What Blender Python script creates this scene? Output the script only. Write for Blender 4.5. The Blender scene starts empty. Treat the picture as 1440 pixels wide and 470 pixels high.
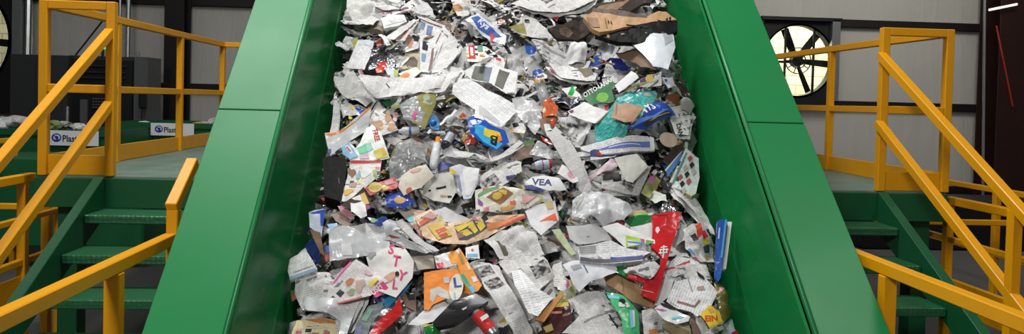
import bpy, bmesh, math, random
from math import sin, cos, radians, pi, atan2, sqrt, hypot
from mathutils import Vector, Matrix, noise
import numpy as np

SC = bpy.context.scene
COL = SC.collection
# ------------------------------------------------------------------ camera
FPX, PSI, PIT, ROL, CY = 1100.0, 0.06332, radians(1.5), 0.026, 170.6
EYE = Vector((0, 0, 1.7))
FW = Vector((sin(PSI)*cos(PIT), cos(PSI)*cos(PIT), -sin(PIT)))
R0 = Vector((cos(PSI), -sin(PSI), 0)); U0 = R0.cross(FW)
RT = cos(ROL)*R0 + sin(ROL)*U0; UP = -sin(ROL)*R0 + cos(ROL)*U0
cd = bpy.data.cameras.new('camera'); cam = bpy.data.objects.new('camera', cd); COL.objects.link(cam)
cd.sensor_width = 36; cd.lens = FPX*36/1440; cd.shift_y = (CY-235)/1440
cd.clip_end = 100
cam.matrix_world = Matrix.Translation(EYE) @ Matrix((RT, UP, -FW)).transposed().to_4x4()
SC.camera = cam
# ------------------------------------------------------------------ light
w = bpy.data.worlds.new('hall_air'); SC.world = w; w.use_nodes = True
w.node_tree.nodes['Background'].inputs[0].default_value = (0.93, 0.97, 1.0, 1)
w.node_tree.nodes['Background'].inputs[1].default_value = 0.13
def area(name, loc, target, sx, sy, power, color=(1, 1, 1)):
    l = bpy.data.lights.new(name, 'AREA'); l.shape = 'RECTANGLE'; l.size = sx; l.size_y = sy; l.energy = power; l.color = color
    o = bpy.data.objects.new(name, l); COL.objects.link(o); o.location = loc
    o.rotation_euler = (Vector(target)-Vector(loc)).to_track_quat('-Z', 'Y').to_euler()
area('front_fill_light', (-1.9, -1.5, 4.2), (0.35, 4.2, 1.6), .9, .7, 175, (1.0, .99, .97))  # unseen front fill added to brighten the heap and right trough wall
area('high_bay_light_over', (-.3, 4.5, 6.6), (0.3, 4.0, 1.4), .6, .6, 170, (1.0, .985, .96))
area('high_bay_light_left', (-2.5, 4.6, 7.0), (-1.3, 4.2, 1.2), 2.0, 3.4, 165, (1.0, 1.0, 1.0))
area('fill_light_right', (4.2, 1.5, 6.5), (2.4, 4.5, 1.0), 1.2, 1.2, 60, (1.0, .97, .92))  # unseen lamp filling light over the right stairs
area('wall_fill_right', (6.5, 8.5, 6.0), (6.5, 13, 1.6), 3.0, 1.5, 150, (1.0, .96, .88))  # unseen lamp added to brighten the right back wall
area('wall_fill_left', (-4.0, 8.5, 6.0), (-3.4, 13, 1.6), 2.0, 1.5, 24, (1, .98, .94))  # weak unseen fill for the left back wall
area('yard_daylight', (3.0, 14.2, 8.0), (3.0, 17.0, 2.0), 16, 1.5, 3300, (1.0, .98, .9))
SC.view_settings.view_transform = 'Standard'; SC.view_settings.look = 'None'
SC.view_settings.exposure = 0.0; SC.view_settings.gamma = 1.0
SC.view_settings.use_curve_mapping = False

def ray(x, y): return FW + RT*((x-720)/FPX) - UP*((y-CY)/FPX)
def atY(x, y, Y): d = ray(x, y); return EYE + d*(Y/d.y)

# ------------------------------------------------------------------ materials
MATS = {}
def new_mat(name):
    m = bpy.data.materials.new(name); m.use_nodes = True
    nt = m.node_tree; return m, nt, nt.nodes['Principled BSDF']
def N(nt, t, **kw):
    n = nt.nodes.new(t)
    for k, v in kw.items():
        if k.startswith('i_'):
            key = k[2:]; key = int(key) if key.isdigit() else key.replace('_', ' ')
            n.inputs[key].default_value = v
        else: setattr(n, k, v)
    return n
def math_(nt, op, a, b=None, c=None):
    n = nt.nodes.new('ShaderNodeMath'); n.operation = op
    for i, v in enumerate((a, b, c)):
        if v is None: continue
        if isinstance(v, (int, float)): n.inputs[i].default_value = v
        else: nt.links.new(v, n.inputs[i])
    return n.outputs[0]
def mix(nt, f, a, b, blend='MIX'):
    n = nt.nodes.new('ShaderNodeMix'); n.data_type = 'RGBA'; n.blend_type = blend
    for s, v in ((n.inputs[0], f), (n.inputs[6], a), (n.inputs[7], b)):
        if isinstance(v, (int, float)): s.default_value = v
        elif isinstance(v, tuple): s.default_value = v if len(v) == 4 else v+(1,)
        else: nt.links.new(v, s)
    return n.outputs[2]
def bump(nt, bs, h, strength, dist=0.01):
    b = nt.nodes.new('ShaderNodeBump'); b.inputs['Strength'].default_value = strength; b.inputs['Distance'].default_value = dist
    nt.links.new(h, b.inputs['Height']); nt.links.new(b.outputs[0], bs.inputs['Normal'])
def coords(nt, which='Object'): return nt.nodes.new('ShaderNodeTexCoord').outputs[which]

def paint(name, col, rough=.4, scratch=.25, grime=(0.02, .03, .02), spec=.5, bumpy=.05, scale=3.):
    m, nt, b = new_mat(name); co = coords(nt)
    n1 = N(nt, 'ShaderNodeTexNoise', i_Scale=scale, i_Detail=8., i_Roughness=.65); nt.links.new(co, n1.inputs[0])
    n2 = N(nt, 'ShaderNodeTexNoise', i_Scale=scale*9, i_Detail=4.); nt.links.new(co, n2.inputs[0])
    f = math_(nt, 'MULTIPLY', math_(nt, 'SUBTRACT', n1.outputs[0], .5), 2.*scratch)
    f = math_(nt, 'ADD', math_(nt, 'MAXIMUM', f, 0.), math_(nt, 'MULTIPLY', n2.outputs[0], .08))
    c = mix(nt, f, col, grime); nt.links.new(c, b.inputs['Base Color'])
    r = math_(nt, 'ADD', math_(nt, 'MULTIPLY', n1.outputs[0], .25), rough-.12); nt.links.new(r, b.inputs['Roughness'])
    b.inputs['Specular IOR Level'].default_value = spec
    bump(nt, b, n2.outputs[0], bumpy, .01)
    return m
M = {}
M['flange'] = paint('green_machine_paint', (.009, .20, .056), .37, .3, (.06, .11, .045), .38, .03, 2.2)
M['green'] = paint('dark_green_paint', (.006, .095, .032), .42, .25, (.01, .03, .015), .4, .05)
M['wallgreen'] = paint('worn_lit_green_paint', (.012, .36, .09), .25, .8, (.10, .17, .12), .5, .04, 1.3)  # flange paint brightened for missing light; pale smears mix wear and soft reflections
M['yellow'] = paint('yellow_safety_paint', (.80, .35, .003), .36, .2, (.2, .09, .01), .38, .05, 5.)
M['steel'] = paint('galvanised_steel', (.35, .36, .37), .3, .4, (.1, .1, .1), .6, .05); M['steel'].node_tree.nodes['Principled BSDF'].inputs['Metallic'].default_value = .8
M['black'] = paint('black_metal', (.008, .008, .009), .45, .1, (.03, .03, .03), .3)
M['maroon'] = paint('maroon_steel_primer', (.022, .007, .006), .5, .3, (.05, .02, .015), .3)
M['primer'] = paint('dark_girt_primer', (.008, .005, .005), .55, .2, (.02, .01, .01), .3)
M['cabinet'] = paint('charcoal_cabinet_paint', (.03, .031, .033), .5, .2, (.015, .015, .015), .3)
M['cabinet_light'] = paint('grey_cabinet_paint', (.085, .088, .09), .5, .2, (.05, .05, .05), .3)
M['concrete'] = paint('concrete_floor', (.075, .075, .072), .7, .6, (.04, .04, .04), .3, .2, 1.5)
M['rubber'] = paint('belt_rubber', (.012, .012, .012), .7, .3)
M['white'] = paint('white_board', (.78, .8, .8), .4, .15, (.3, .3, .3))
M['blue'] = paint('blue_ink', (.02, .04, .35), .4, .0)
M['blackink'] = paint('black_ink', (.01, .01, .012), .4, .0)
M['redline'] = paint('red_marking', (.45, .04, .02), .5, .2)
def treadplate():
    m, nt, b = new_mat('tread_plate_paint'); co = coords(nt)
    v = N(nt, 'ShaderNodeTexVoronoi', i_Scale=38., i_Randomness=.25); nt.links.new(co, v.inputs[0])
    nz = N(nt, 'ShaderNodeTexNoise', i_Scale=3.5, i_Detail=6.); nt.links.new(co, nz.inputs[0])
    c = mix(nt, math_(nt, 'MULTIPLY', nz.outputs[0], .55), (.008, .13, .045), (.06, .09, .065)); nt.links.new(c, b.inputs[0])
    b.inputs['Roughness'].default_value = .38
    bump(nt, b, v.outputs[0], .9, .006); return m
M['tread'] = treadplate()
def deckmat():
    m, nt, b = new_mat('worn_deck_plate'); co = coords(nt)
    v = N(nt, 'ShaderNodeTexVoronoi', i_Scale=34., i_Randomness=.2); nt.links.new(co, v.inputs[0])
    nz = N(nt, 'ShaderNodeTexNoise', i_Scale=5., i_Detail=7.); nt.links.new(co, nz.inputs[0])
    c = mix(nt, nz.outputs[0], (.05, .14, .09), (.24, .29, .25)); nt.links.new(c, b.inputs[0])
    b.inputs['Roughness'].default_value = .5; bump(nt, b, v.outputs[0], .6, .006); return m
M['deck'] = deckmat()
def insulation():
    m, nt, b = new_mat('vinyl_wall_insulation'); co = coords(nt)
    mp = N(nt, 'ShaderNodeMapping'); mp.inputs['Scale'].default_value = (3.2, 1, .5); nt.links.new(co, mp.inputs[0])
    n1 = N(nt, 'ShaderNodeTexNoise', i_Scale=1.6, i_Detail=5., i_Distortion=.6); nt.links.new(mp.outputs[0], n1.inputs[0])
    n2 = N(nt, 'ShaderNodeTexNoise', i_Scale=1.1, i_Detail=3.); nt.links.new(co, n2.inputs[0])
    c = mix(nt, n2.outputs[0], (.38, .37, .34), (.48, .465, .43)); nt.links.new(c, b.inputs[0])
    b.inputs['Roughness'].default_value = .45; bump(nt, b, n1.outputs[0], .35, .05); return m
M['insulation'] = insulation()
def blockwall():
    m, nt, b = new_mat('pale_block_wall'); co = coords(nt)
    mp = N(nt, 'ShaderNodeMapping'); mp.inputs['Rotation'].default_value = (pi/2, 0, 0); nt.links.new(co, mp.inputs[0])
    br = N(nt, 'ShaderNodeTexBrick', i_Scale=1.); br.inputs['Brick Width'].default_value = .4; br.inputs['Row Height'].default_value = .2
    br.inputs['Mortar Size'].default_value = .012
    br.inputs['Color1'].default_value = (.62, .6, .42, 1); br.inputs['Color2'].default_value = (.5, .52, .33, 1); br.inputs['Mortar'].default_value = (.35, .32, .2, 1)
    nt.links.new(mp.outputs[0], br.inputs[0]); nt.links.new(br.outputs[0], b.inputs[0]); b.inputs['Roughness'].default_value = .9; return m
M['block'] = blockwall()
def emis(name, col, s):
    m, nt, b = new_mat(name); b.inputs['Base Color'].default_value = col+(1,); b.inputs['Emission Color'].default_value = col+(1,); b.inputs['Emission Strength'].default_value = s; return m
M['greenlamp'] = emis('green_signal_lamp', (.05, .9, .12), 1.2)
M['tube'] = emis('fluorescent_tube', (1, .97, .92), .75)

# paper family ------------------------------------------------------
def crinkle(nt, b, uv, s=22., k=.5):
    v = N(nt, 'ShaderNodeTexVoronoi', i_Scale=s, feature='DISTANCE_TO_EDGE'); 
    n = N(nt, 'ShaderNodeTexNoise', i_Scale=s*.55, i_Detail=3.)
    ad = nt.nodes.new('ShaderNodeVectorMath'); ad.operation = 'MULTIPLY_ADD'
    nt.links.new(n.outputs[1], ad.inputs[0]); ad.inputs[1].default_value = (.05, .05, .05); nt.links.new(uv, ad.inputs[2]); nt.links.new(uv, n.inputs[0])
    nt.links.new(ad.outputs[0], v.inputs[0])
    h = math_(nt, 'ADD', v.outputs[0], math_(nt, 'MULTIPLY', n.outputs[0], .8))
    bump(nt, b, h, k, .012)
def newsprint(name, base, ink=.55, photo=.8, head=.5, colour=0., pitch=.009, rough=.75, block=9., light=1.):
    m, nt, b = new_mat(name); uv = coords(nt, 'UV')
    sx = N(nt, 'ShaderNodeSeparateXYZ'); nt.links.new(uv, sx.inputs[0]); U, V = sx.outputs[0], sx.outputs[1]
    oi = N(nt, 'ShaderNodeObjectInfo').outputs['Random']
    # text lines broken into words, inside columns
    line = math_(nt, 'GREATER_THAN', math_(nt, 'SINE', math_(nt, 'MULTIPLY', V, 2*pi/pitch)), .0)
    cm = N(nt, 'ShaderNodeCombineXYZ'); nt.links.new(math_(nt, 'MULTIPLY', U, 1.), cm.inputs[0]); nt.links.new(math_(nt, 'MULTIPLY', math_(nt, 'FLOOR', math_(nt, 'DIVIDE', V, pitch)), 1.37), cm.inputs[1])
    wn = N(nt, 'ShaderNodeTexNoise', i_Scale=85., i_Detail=1.); nt.links.new(cm.outputs[0], wn.inputs[0])
    word = math_(nt, 'GREATER_THAN', wn.outputs[0], .42)
    colm = math_(nt, 'GREATER_THAN', math_(nt, 'FRACT', math_(nt, 'DIVIDE', U, .052)), .13)
    text = math_(nt, 'MULTIPLY', math_(nt, 'MULTIPLY', line, word), math_(nt, 'MULTIPLY', colm, ink))
    # blocks
    vo = N(nt, 'ShaderNodeTexVoronoi', distance='CHEBYCHEV', i_Scale=block, i_Randomness=.55); nt.links.new(uv, vo.inputs[0])
    rnd = N(nt, 'ShaderNodeSeparateColor'); nt.links.new(vo.outputs['Color'], rnd.inputs[0])
    isph = math_(nt, 'GREATER_THAN', rnd.outputs[0], photo)
    ishd = math_(nt, 'LESS_THAN', rnd.outputs[0], head*.35)
    edge = math_(nt, 'LESS_THAN', vo.outputs['Distance'], .33)
    isph = math_(nt, 'MULTIPLY', isph, edge)
    pn = N(nt, 'ShaderNodeTexNoise', i_Scale=45., i_Detail=4.); nt.links.new(uv, pn.inputs[0])
    if colour > 0:
        hs = N(nt, 'ShaderNodeHueSaturation', i_Saturation=colour); hs.inputs['Color'].default_value = (.7, .12, .05, 1)
        nt.links.new(math_(nt, 'ADD', math_(nt, 'MULTIPLY', rnd.outputs[1], .24), .42), hs.inputs['Hue']); val = math_(nt, 'MULTIPLY', math_(nt, 'ADD', pn.outputs[0], .1), 1.25); nt.links.new(val, hs.inputs['Value'])
        sc = N(nt, 'ShaderNodeVectorMath', operation='SCALE'); sc.inputs[0].default_value = (.06, .16, .42); nt.links.new(val, sc.inputs['Scale'])
        pc = mix(nt, math_(nt, 'GREATER_THAN', rnd.outputs[2], .68), hs.outputs[0], sc.outputs[0])
        pc = mix(nt, math_(nt, 'LESS_THAN', rnd.outputs[2], .25), pc, (.03, .03, .035))
    else:
        rr = N(nt, 'ShaderNodeValToRGB'); rr.color_ramp.elements[0].color = (.03, .03, .035, 1); rr.color_ramp.elements[1].color = (.5, .48, .46, 1)
        rr.color_ramp.elements[0].position = .42; rr.color_ramp.elements[1].position = .66
        nt.links.new(pn.outputs[0], rr.inputs[0]); pc = rr.outputs[0]
    hl = math_(nt, 'GREATER_THAN', math_(nt, 'SINE', math_(nt, 'MULTIPLY', V, 2*pi/.034)), .2)
    hw = N(nt, 'ShaderNodeTexNoise', i_Scale=38., i_Detail=0.); nt.links.new(uv, hw.inputs[0])
    hl = math_(nt, 'MULTIPLY', math_(nt, 'MULTIPLY', hl, math_(nt, 'GREATER_THAN', hw.outputs[0], .47)), ishd)
    bright = math_(nt, 'ADD', math_(nt, 'MULTIPLY', oi, .35), .78*light)
    bc = N(nt, 'ShaderNodeVectorMath', operation='SCALE'); bc.inputs[0].default_value = base; nt.links.new(bright, bc.inputs['Scale'])
    c = mix(nt, text, bc.outputs[0], (.09, .09, .095))
    c = mix(nt, math_(nt, 'MULTIPLY', hl, .75), c, (.04, .04, .045)); c = mix(nt, isph, c, pc)
    nt.links.new(c, b.inputs[0]); b.inputs['Roughness'].default_value = rough
    b.inputs['Specular IOR Level'].default_value = .3
    crinkle(nt, b, uv, 20., .45); return m
M['news'] = newsprint('grey_newsprint', (.60, .59, .57), .34, .80, .4)
M['news2'] = newsprint('newsprint_with_photographs', (.62, .61, .595), .34, .58, .6, block=13)
M['news3'] = newsprint('plain_text_newsprint', (.64, .63, .615), .34, .93, .4, pitch=.008)
M['ad'] = newsprint('colour_advert_print', (.66, .65, .63), .3, .55, .4, .95, rough=.45, block=15)
M['ad2'] = newsprint('bright_coupon_print', (.70, .68, .65), .35, .42, .4, 1.0, rough=.35, block=21)
M['gloss'] = newsprint('glossy_magazine_print', (.62, .62, .61), .3, .45, .5, .6, rough=.25, block=8)
M['letter'] = newsprint('typed_letter_print', (.70, .70, .70), .30, 1.2, 0, pitch=.0115, light=1.05)
def film(name, col=(.85, .87, .88), alpha=.55, rough=.15, ck=.9):
    m, nt, b = new_mat(name); uv = coords(nt, 'UV')
    b.inputs['Base Color'].default_value = col+(1,); b.inputs['Roughness'].default_value = rough
    n = N(nt, 'ShaderNodeTexNoise', i_Scale=14., i_Detail=4.); nt.links.new(uv, n.inputs[0])
    nt.links.new(math_(nt, 'ADD', math_(nt, 'MULTIPLY', n.outputs[0], .6), alpha-.3), b.inputs['Alpha'])
    b.inputs['Specular IOR Level'].default_value = .8
    crinkle(nt, b, uv, 26., ck); return m
M['film'] = film('clear_plastic_film')
M['filmgrey'] = film('smoky_plastic_film', (.42, .43, .43), .7, .2)
M['milky'] = film('milky_plastic', (.66, .71, .76), .95, .3, .1)
M['clear'] = film('clear_bottle_plastic', (.55, .58, .57), .55, .08)
def foil():
    m, nt, b = new_mat('crinkled_foil'); b.inputs['Base Color'].default_value = (.6, .6, .62, 1); b.inputs['Metallic'].default_value = .9; b.inputs['Roughness'].default_value = .22
    crinkle(nt, b, coords(nt, 'UV'), 40., 1.); return m
M['foil'] = foil()
def solid(key):
    """ 'c:r,g,b' matt printed card, 'g:r,g,b' glossy wrapper, 's:r,g,b' speckled plastic bag """
    if key in MATS: return MATS[key]
    t, v = key.split(':'); c = tuple(float(q) for q in v.split(','))
    nm = {'c': 'printed_card_stock', 'g': 'glossy_printed_wrapper', 's': 'speckled_plastic_bag'}[t]
    m, nt, b = new_mat(nm); uv = coords(nt, 'UV')
    n = N(nt, 'ShaderNodeTexNoise', i_Scale=30. if t != 's' else 70., i_Detail=5.); nt.links.new(uv, n.inputs[0])
    d = tuple(q*(.68 if t != 's' else .35) for q in c)
    f = n.outputs[0]
    if t == 's': f = math_(nt, 'MULTIPLY', math_(nt, 'SUBTRACT', f, .4), 3.)
    nt.links.new(mix(nt, f, c, d), b.inputs[0])
    b.inputs['Roughness'].default_value = {'c': .6, 'g': .22, 's': .35}[t]
    if max(c) < .06 and t == 'c': b.inputs['Specular IOR Level'].default_value = .12
    crinkle(nt, b, uv, {'c': 16., 'g': 24., 's': 30.}[t], {'c': .2, 'g': .25 if max(c) > .05 else .06, 's': .5}[t])
    MATS[key] = m; return m
def mat(k):
    if k in M: return M[k]
    if k.startswith('p:'):       # printed page on its own paper colour
        if k not in MATS:
            c = tuple(float(q) for q in k[2:].split(','))
            MATS[k] = newsprint('printed_page', tuple(q*1.06 for q in c), .28, .74, .3, .75, pitch=.008, rough=.4, block=24)
        return MATS[k]
    return solid(k)

# ------------------------------------------------------------------ object helpers
def new_obj(name, me, parent=None):
    o = bpy.data.objects.new(name, me); COL.objects.link(o)
    if parent: o.parent = parent
    return o
def tag(o, label, cat, group=None, kind=None):
    if kind != 'structure' : o['label'] = label; o['category'] = cat
    if group: o['group'] = group
    if kind: o['kind'] = kind
    return o
def empty(name, loc, label, cat, group=None):
    o = new_obj(name, None); o.location = loc; return tag(o, label, cat, group)
def finish(bm, name, mats, parent=None, bevel=0, loc=None, smooth=False):
    if loc is None and parent is not None: loc = Vector(parent.location)
    if loc is None: loc = Vector((0, 0, 0))
    if bevel: bmesh.ops.bevel(bm, geom=bm.edges[:], offset=bevel, segments=1, affect='EDGES')
    bmesh.ops.recalc_face_normals(bm, faces=bm.faces[:])
    bmesh.ops.translate(bm, verts=bm.verts[:], vec=-Vector(loc))
    me = bpy.data.meshes.new(name); bm.to_mesh(me); bm.free()
    if isinstance(mats, str): mats = [mats]
    for k in mats: me.materials.append(mat(k))
    if smooth:
        for p in me.polygons: p.use_smooth = True
    o = new_obj(name, me, parent)
    if parent is None: o.location = loc
    return o
def box(bm, x0, x1, y0, y1, z0, z1):
    vs = [bm.verts.new((x, y, z)) for x in (x0, x1) for y in (y0, y1) for z in (z0, z1)]
    for f in ((0, 1, 3, 2), (4, 6, 7, 5), (0, 4, 5, 1), (2, 3, 7, 6), (0, 2, 6, 4), (1, 5, 7, 3)): bm.faces.new([vs[i] for i in f])
def bar(bm, p, q, wd, ht, up=Vector((0, 0, 1))):
    p, q = Vector(p), Vector(q); d = (q-p).normalized()
    s = d.cross(up)
    s = Vector((1, 0, 0)) if s.length < 1e-4 else s.normalized()
    u = s.cross(d)
    vs = []
    for e in (p, q):
        for i, j in ((-1, -1), (1, -1), (1, 1), (-1, 1)): vs.append(bm.verts.new(e + s*(i*wd/2) + u*(j*ht/2)))
    for f in ((0, 1, 2, 3), (7, 6, 5, 4), (0, 4, 5, 1), (1, 5, 6, 2), (2, 6, 7, 3), (3, 7, 4, 0)): bm.faces.new([vs[i] for i in f])
def rod(bm, p, q, r, n=10, r2=None):
    p, q = Vector(p), Vector(q); d = (q-p).normalized(); a = d.orthogonal().normalized(); c = d.cross(a); r2 = r if r2 is None else r2
    A = [bm.verts.new(p+(a*cos(2*pi*i/n)+c*sin(2*pi*i/n))*r) for i in range(n)]
    B = [bm.verts.new(q+(a*cos(2*pi*i/n)+c*sin(2*pi*i/n))*r2) for i in range(n)]
    for i in range(n): bm.faces.new((A[i], A[(i+1) % n], B[(i+1) % n], B[i]))
    bm.faces.new(A[::-1]); bm.faces.new(B)
def part_box(name, m, parent, *b, bevel=.003):
    bm = bmesh.new(); box(bm, *b); return finish(bm, name, m, parent, bevel)
def part_bar(name, m, parent, p, q, wd=.051, ht=.051, bevel=.004):
    bm = bmesh.new(); bar(bm, p, q, wd, ht); return finish(bm, name, m, parent, bevel)
def part_rod(name, m, parent, p, q, r, n=12, r2=None):
    bm = bmesh.new(); rod(bm, p, q, r, n, r2); return finish(bm, name, m, parent)
G = -1.7      # ground relative to the eye: all heights below are given relative to the eye, E() lifts them
def E(x, y, z): return Vector((x, y, z+1.7))

# ------------------------------------------------------------------ hall shell
YW = 13.0
o = part_box('floor', 'concrete', None, -14, 16, -4, 13.3, -.2, 0); o['kind'] = 'structure'
fans = []
def fan_spec(px, py, rpx): p = atY(px, py, YW); return p.x, p.z, rpx/FPX*YW
FX1, FZ1, FR1 = fan_spec(1117, 86, 50); FX2, FZ2, FR2 = fan_spec(-60, 54, 74)
HS1, HS2 = .69, 1.15          # half sizes of the square fan openings in the wall
bm = bmesh.new()
xs = [-14, FX2-HS2, FX2+HS2, FX1-HS1, FX1+HS1, 16]
for i in range(5):
    if i in (1, 3):
        z, h = (FZ2, HS2) if i == 1 else (FZ1, HS1)
        box(bm, xs[i], xs[i+1], YW, YW+.18, 0, z-h); box(bm, xs[i], xs[i+1], YW, YW+.18, z+h, 8)
    else: box(bm, xs[i], xs[i+1], YW, YW+.18, 0, 8)
o = finish(bm, 'wall_back', 'insulation'); o['kind'] = 'structure'
o = part_box('wall_left', 'insulation', None, -14.2, -14, -4, 13.2, 0, 8); o['kind'] = 'structure'
o = part_box('wall_right', 'insulation', None, 16, 16.2, -4, 13.2, 0, 8); o['kind'] = 'structure'
k = 1
for z in (3.16, 1.78, .36, 4.55):
    for x0, x1 in ((-14, xs[1]) if z > 1.2 else (-14, -4.8), (xs[2], -4.8), (-4.4, xs[3]) if z > 1.2 else (-4.4, 8.95), (xs[4], 8.95) if z > 1.2 else (20, 20), (9.55, 16)):
        if x1-x0 < .05: continue
        bm = bmesh.new(); box(bm, x0, x1, YW-.1, YW-.002, z-.065, z+.065)
        o = finish(bm, 'trim_%d' % k, 'primer', bevel=.006); o['kind'] = 'structure'; k += 1
def ibeam(name, x0, x1, label, m, dep=.3):
    t = empty(name, (x0/2+x1/2, YW-.3, 0), label, 'column')
    part_box('flange', m, t, x0, x1, YW-.34-dep, YW-.32-dep, 0, 7.5)
    part_box('flange', m, t, x0, x1, YW-.13, YW-.11, 0, 7.5)
    part_box('web', m, t, (x0+x1)/2-.012, (x0+x1)/2+.012, YW-.32-dep, YW-.13, 0, 7.5)
    return t
ibeam('steel_column', -4.68, -4.38, 'dark maroon steel building column behind the left walkway railing', 'primer', .1)
t = ibeam('steel_column', 8.78, 9.36, 'wide maroon steel building column with a red paint streak at the right edge', 'maroon')
part_bar('paint_streak', 'redline', t, atY(1401, 36, YW-.67), atY(1424, 150, YW-.67), .03, .01, 0)
part_rod('lamp_tube', 'tube', t, atY(1391, 14, YW-.75), atY(1430, 6, YW-.75), .02); part_bar('lamp_bracket', 'maroon', t, atY(1392, 13, YW-.74), atY(1428, 5, YW-.64), .03, .05)
# fans -------------------------------------------------------------
def fan(cx, cz, r, hs, label, blades):
    t = empty('wall_fan', (cx, YW, cz), label, 'fan', None)
    bm = bmesh.new(); n = 48
    y = YW-.16
    ring = [bm.verts.new((cx+r*cos(2*pi*i/n), y, cz+r*sin(2*pi*i/n))) for i in range(n)]
    ring2 = [bm.verts.new((cx+r*1.0*cos(2*pi*i/n), y+.16, cz+r*1.0*sin(2*pi*i/n))) for i in range(n)]
    def sq(a):
        m_ = max(abs(cos(a)), abs(sin(a))); return cx+hs*cos(a)/m_, cz+hs*sin(a)/m_
    out = []
    for i in range(n):
        X, Z = sq(2*pi*i/n); out.append(bm.verts.new((X, y, Z)))
    for i in range(n):
        j = (i+1) % n
        bm.faces.new((ring[i], ring[j], out[j], out[i])); bm.faces.new((ring[i], ring2[i], ring2[j], ring[j]))
    finish(bm, 'housing', 'black', t)
    for a, b_ in (((-hs, hs), (hs, hs)), ((-hs, -hs), (hs, -hs)), ((-hs, -hs), (-hs, hs))):
        part_bar('housing_edge', 'black', t, (cx+a[0], YW-.22, cz+a[1]), (cx+b_[0], YW-.22, cz+b_[1]), .1, .06)
    part_bar('housing_edge', 'steel', t, (cx+hs-.1, YW-.22, cz-hs), (cx+hs-.1, YW-.22, cz+hs), .14, .1)
    bm = bmesh.new()   # pale venturi lip
    for i in range(n):
        a, b_ = 2*pi*i/n, 2*pi*(i+1)/n
        vs = [bm.verts.new((cx+q*cos(w_), YW-.17, cz+q*sin(w_))) for q, w_ in ((r, a), (r, b_), (r*1.05, b_), (r*1.05, a))]
        bm.faces.new(vs)
    bmesh.ops.solidify(bm, geom=bm.faces[:], thickness=.012); finish(bm, 'venturi_lip', 'steel', t)
    for k in range(blades):
        a = radians((112, -4, -66, 52)[k]); bm = bmesh.new()
        vs = []
        for q, half, tw in ((.1, .04, .03), (.45*r, .055, .03), (.97*r, .06, .02)):
            c = Vector((cx+q*cos(a), YW-.06, cz+q*sin(a))); s = Vector((-sin(a), 0, cos(a)))
            vs.append((bm.verts.new(c-s*half+Vector((0, -tw, 0))), bm.verts.new(c+s*half+Vector((0, tw, 0)))))
        for u, v in zip(vs, vs[1:]): bm.faces.new((u[0], v[0], v[1], u[1]))
        bmesh.ops.solidify(bm, geom=bm.faces[:], thickness=.006); finish(bm, 'blade', 'black', t)
    part_rod('hub', 'black', t, (cx, YW-.14, cz), (cx, YW, cz), .1)
    bm = bmesh.new()
    for q in (.13, .22, ):
        for i in range(28):
            a, b_ = 2*pi*i/28, 2*pi*(i+1)/28
            bar(bm, (cx+q*cos(a), YW-.15, cz+q*sin(a)), (cx+q*cos(b_), YW-.15, cz+q*sin(b_)), .014, .014)
    for i in range(10):
        a = 2*pi*i/10; bar(bm, (cx, YW-.15, cz), (cx+.22*cos(a), YW-.15, cz+.22*sin(a)), .012, .012)
    finish(bm, 'belt_pulley', 'black', t)
    for dx in (-.38*r, .45*r): part_bar('motor_strut', 'black', t, (cx+dx, YW-.14, cz-hs), (cx+dx, YW-.14, cz+hs), .035, .035)
    part_bar('cross_strut', 'black', t, (cx-r, YW-.03, cz-.02), (cx+r, YW-.03, cz-.02), .04, .04)
    return t
fan(FX1, FZ1, FR1, HS1, 'large square exhaust fan on the back wall above the right walkway', 4)
fan(FX2, FZ2, FR2, HS2, 'bright exhaust fan cut off at the upper left edge of the photo', 4)
o = part_box('block_wall', 'block', None, -16, 14, 16.6, 16.8, -.5, 7); tag(o, 'sunlit pale block wall outside, seen through the fan openings', 'wall')

# conduits, tubes
def conduit(name, label, cat, p, q, r, m='steel'):
    o = part_rod(name, m, None, p, q, r, 8); return tag(o, label, cat)
conduit('conduit', 'thin silver conduit running up beside the right maroon column', 'pipe', atY(1385, -40, 12.3), atY(1381, 400, 12.3), .022)
conduit('conduit', 'grey vertical pipe beside the bright fan at the far left', 'pipe', atY(42, -60, 12.6), atY(39, 90, 12.6), .05)
conduit('conduit', 'slim vertical conduit above the charcoal cabinets, left one of two', 'pipe', atY(170, -60, 12.5), atY(168, 80, 12.5), .02)
conduit('conduit', 'slim vertical conduit above the charcoal cabinets, right one of two', 'pipe', atY(182, -60, 12.5), atY(179, 120, 12.5), .035)
conduit('cable', 'black cable slanting down to the charcoal cabinet', 'cable', atY(150, 22, 11.6), atY(106, 78, 11.6), .012, 'black')

# ------------------------------------------------------------------ control cabinets and bins behind the left walkway
def pbox(name, m, parent, px0, px1, py0, py1, Y, dep, z0=None, bevel=.004):
    a, b_ = atY((px0+px1)/2, py0, Y), atY((px0+px1)/2, py1, Y); l, r = atY(px0, (py0+py1)/2, Y), atY(px1, (py0+py1)/2, Y)
    return part_box(name, m, parent, l.x, r.x, Y, Y+dep, b_.z if z0 is None else z0, a.z, bevel=bevel)
t = empty('control_cabinet', atY(95, 200, 11.2)*1, 'charcoal control cabinet with a green signal lamp behind the left railing', 'cabinet')
t.location.z = 0
pbox('body', 'cabinet', t, 14, 96, 77, 180, 11.2, .7, 0)
pbox('body', 'cabinet', t, 96, 188, 79, 180, 11.35, .55, 0)
pbox('rack_opening', 'black', t, 97, 186, 84, 180, 11.32, .04, .2)
for yy in (92, 101, 109): pbox('shelf', 'cabinet', t, 100, 176, yy, yy+1.5, 11.28, .05)
pbox('panel', 'cabinet_light', t, 112, 122, 140, 175, 11.27, .05)
pbox('door', 'cabinet', t, 50, 94, 84, 178, 11.17, .04, .2)
for i in range(4):
    for j in range(5): pbox('push_button', 'cabinet_light', t, 130+j*4, 132.4+j*4, 138+i*4, 140+i*4, 11.28, .04, bevel=0)
p = atY(144.5, 69, 11.1); part_rod('lamp_stem', 'black', t, p-Vector((0, 0, .12)), p, .018)
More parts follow.
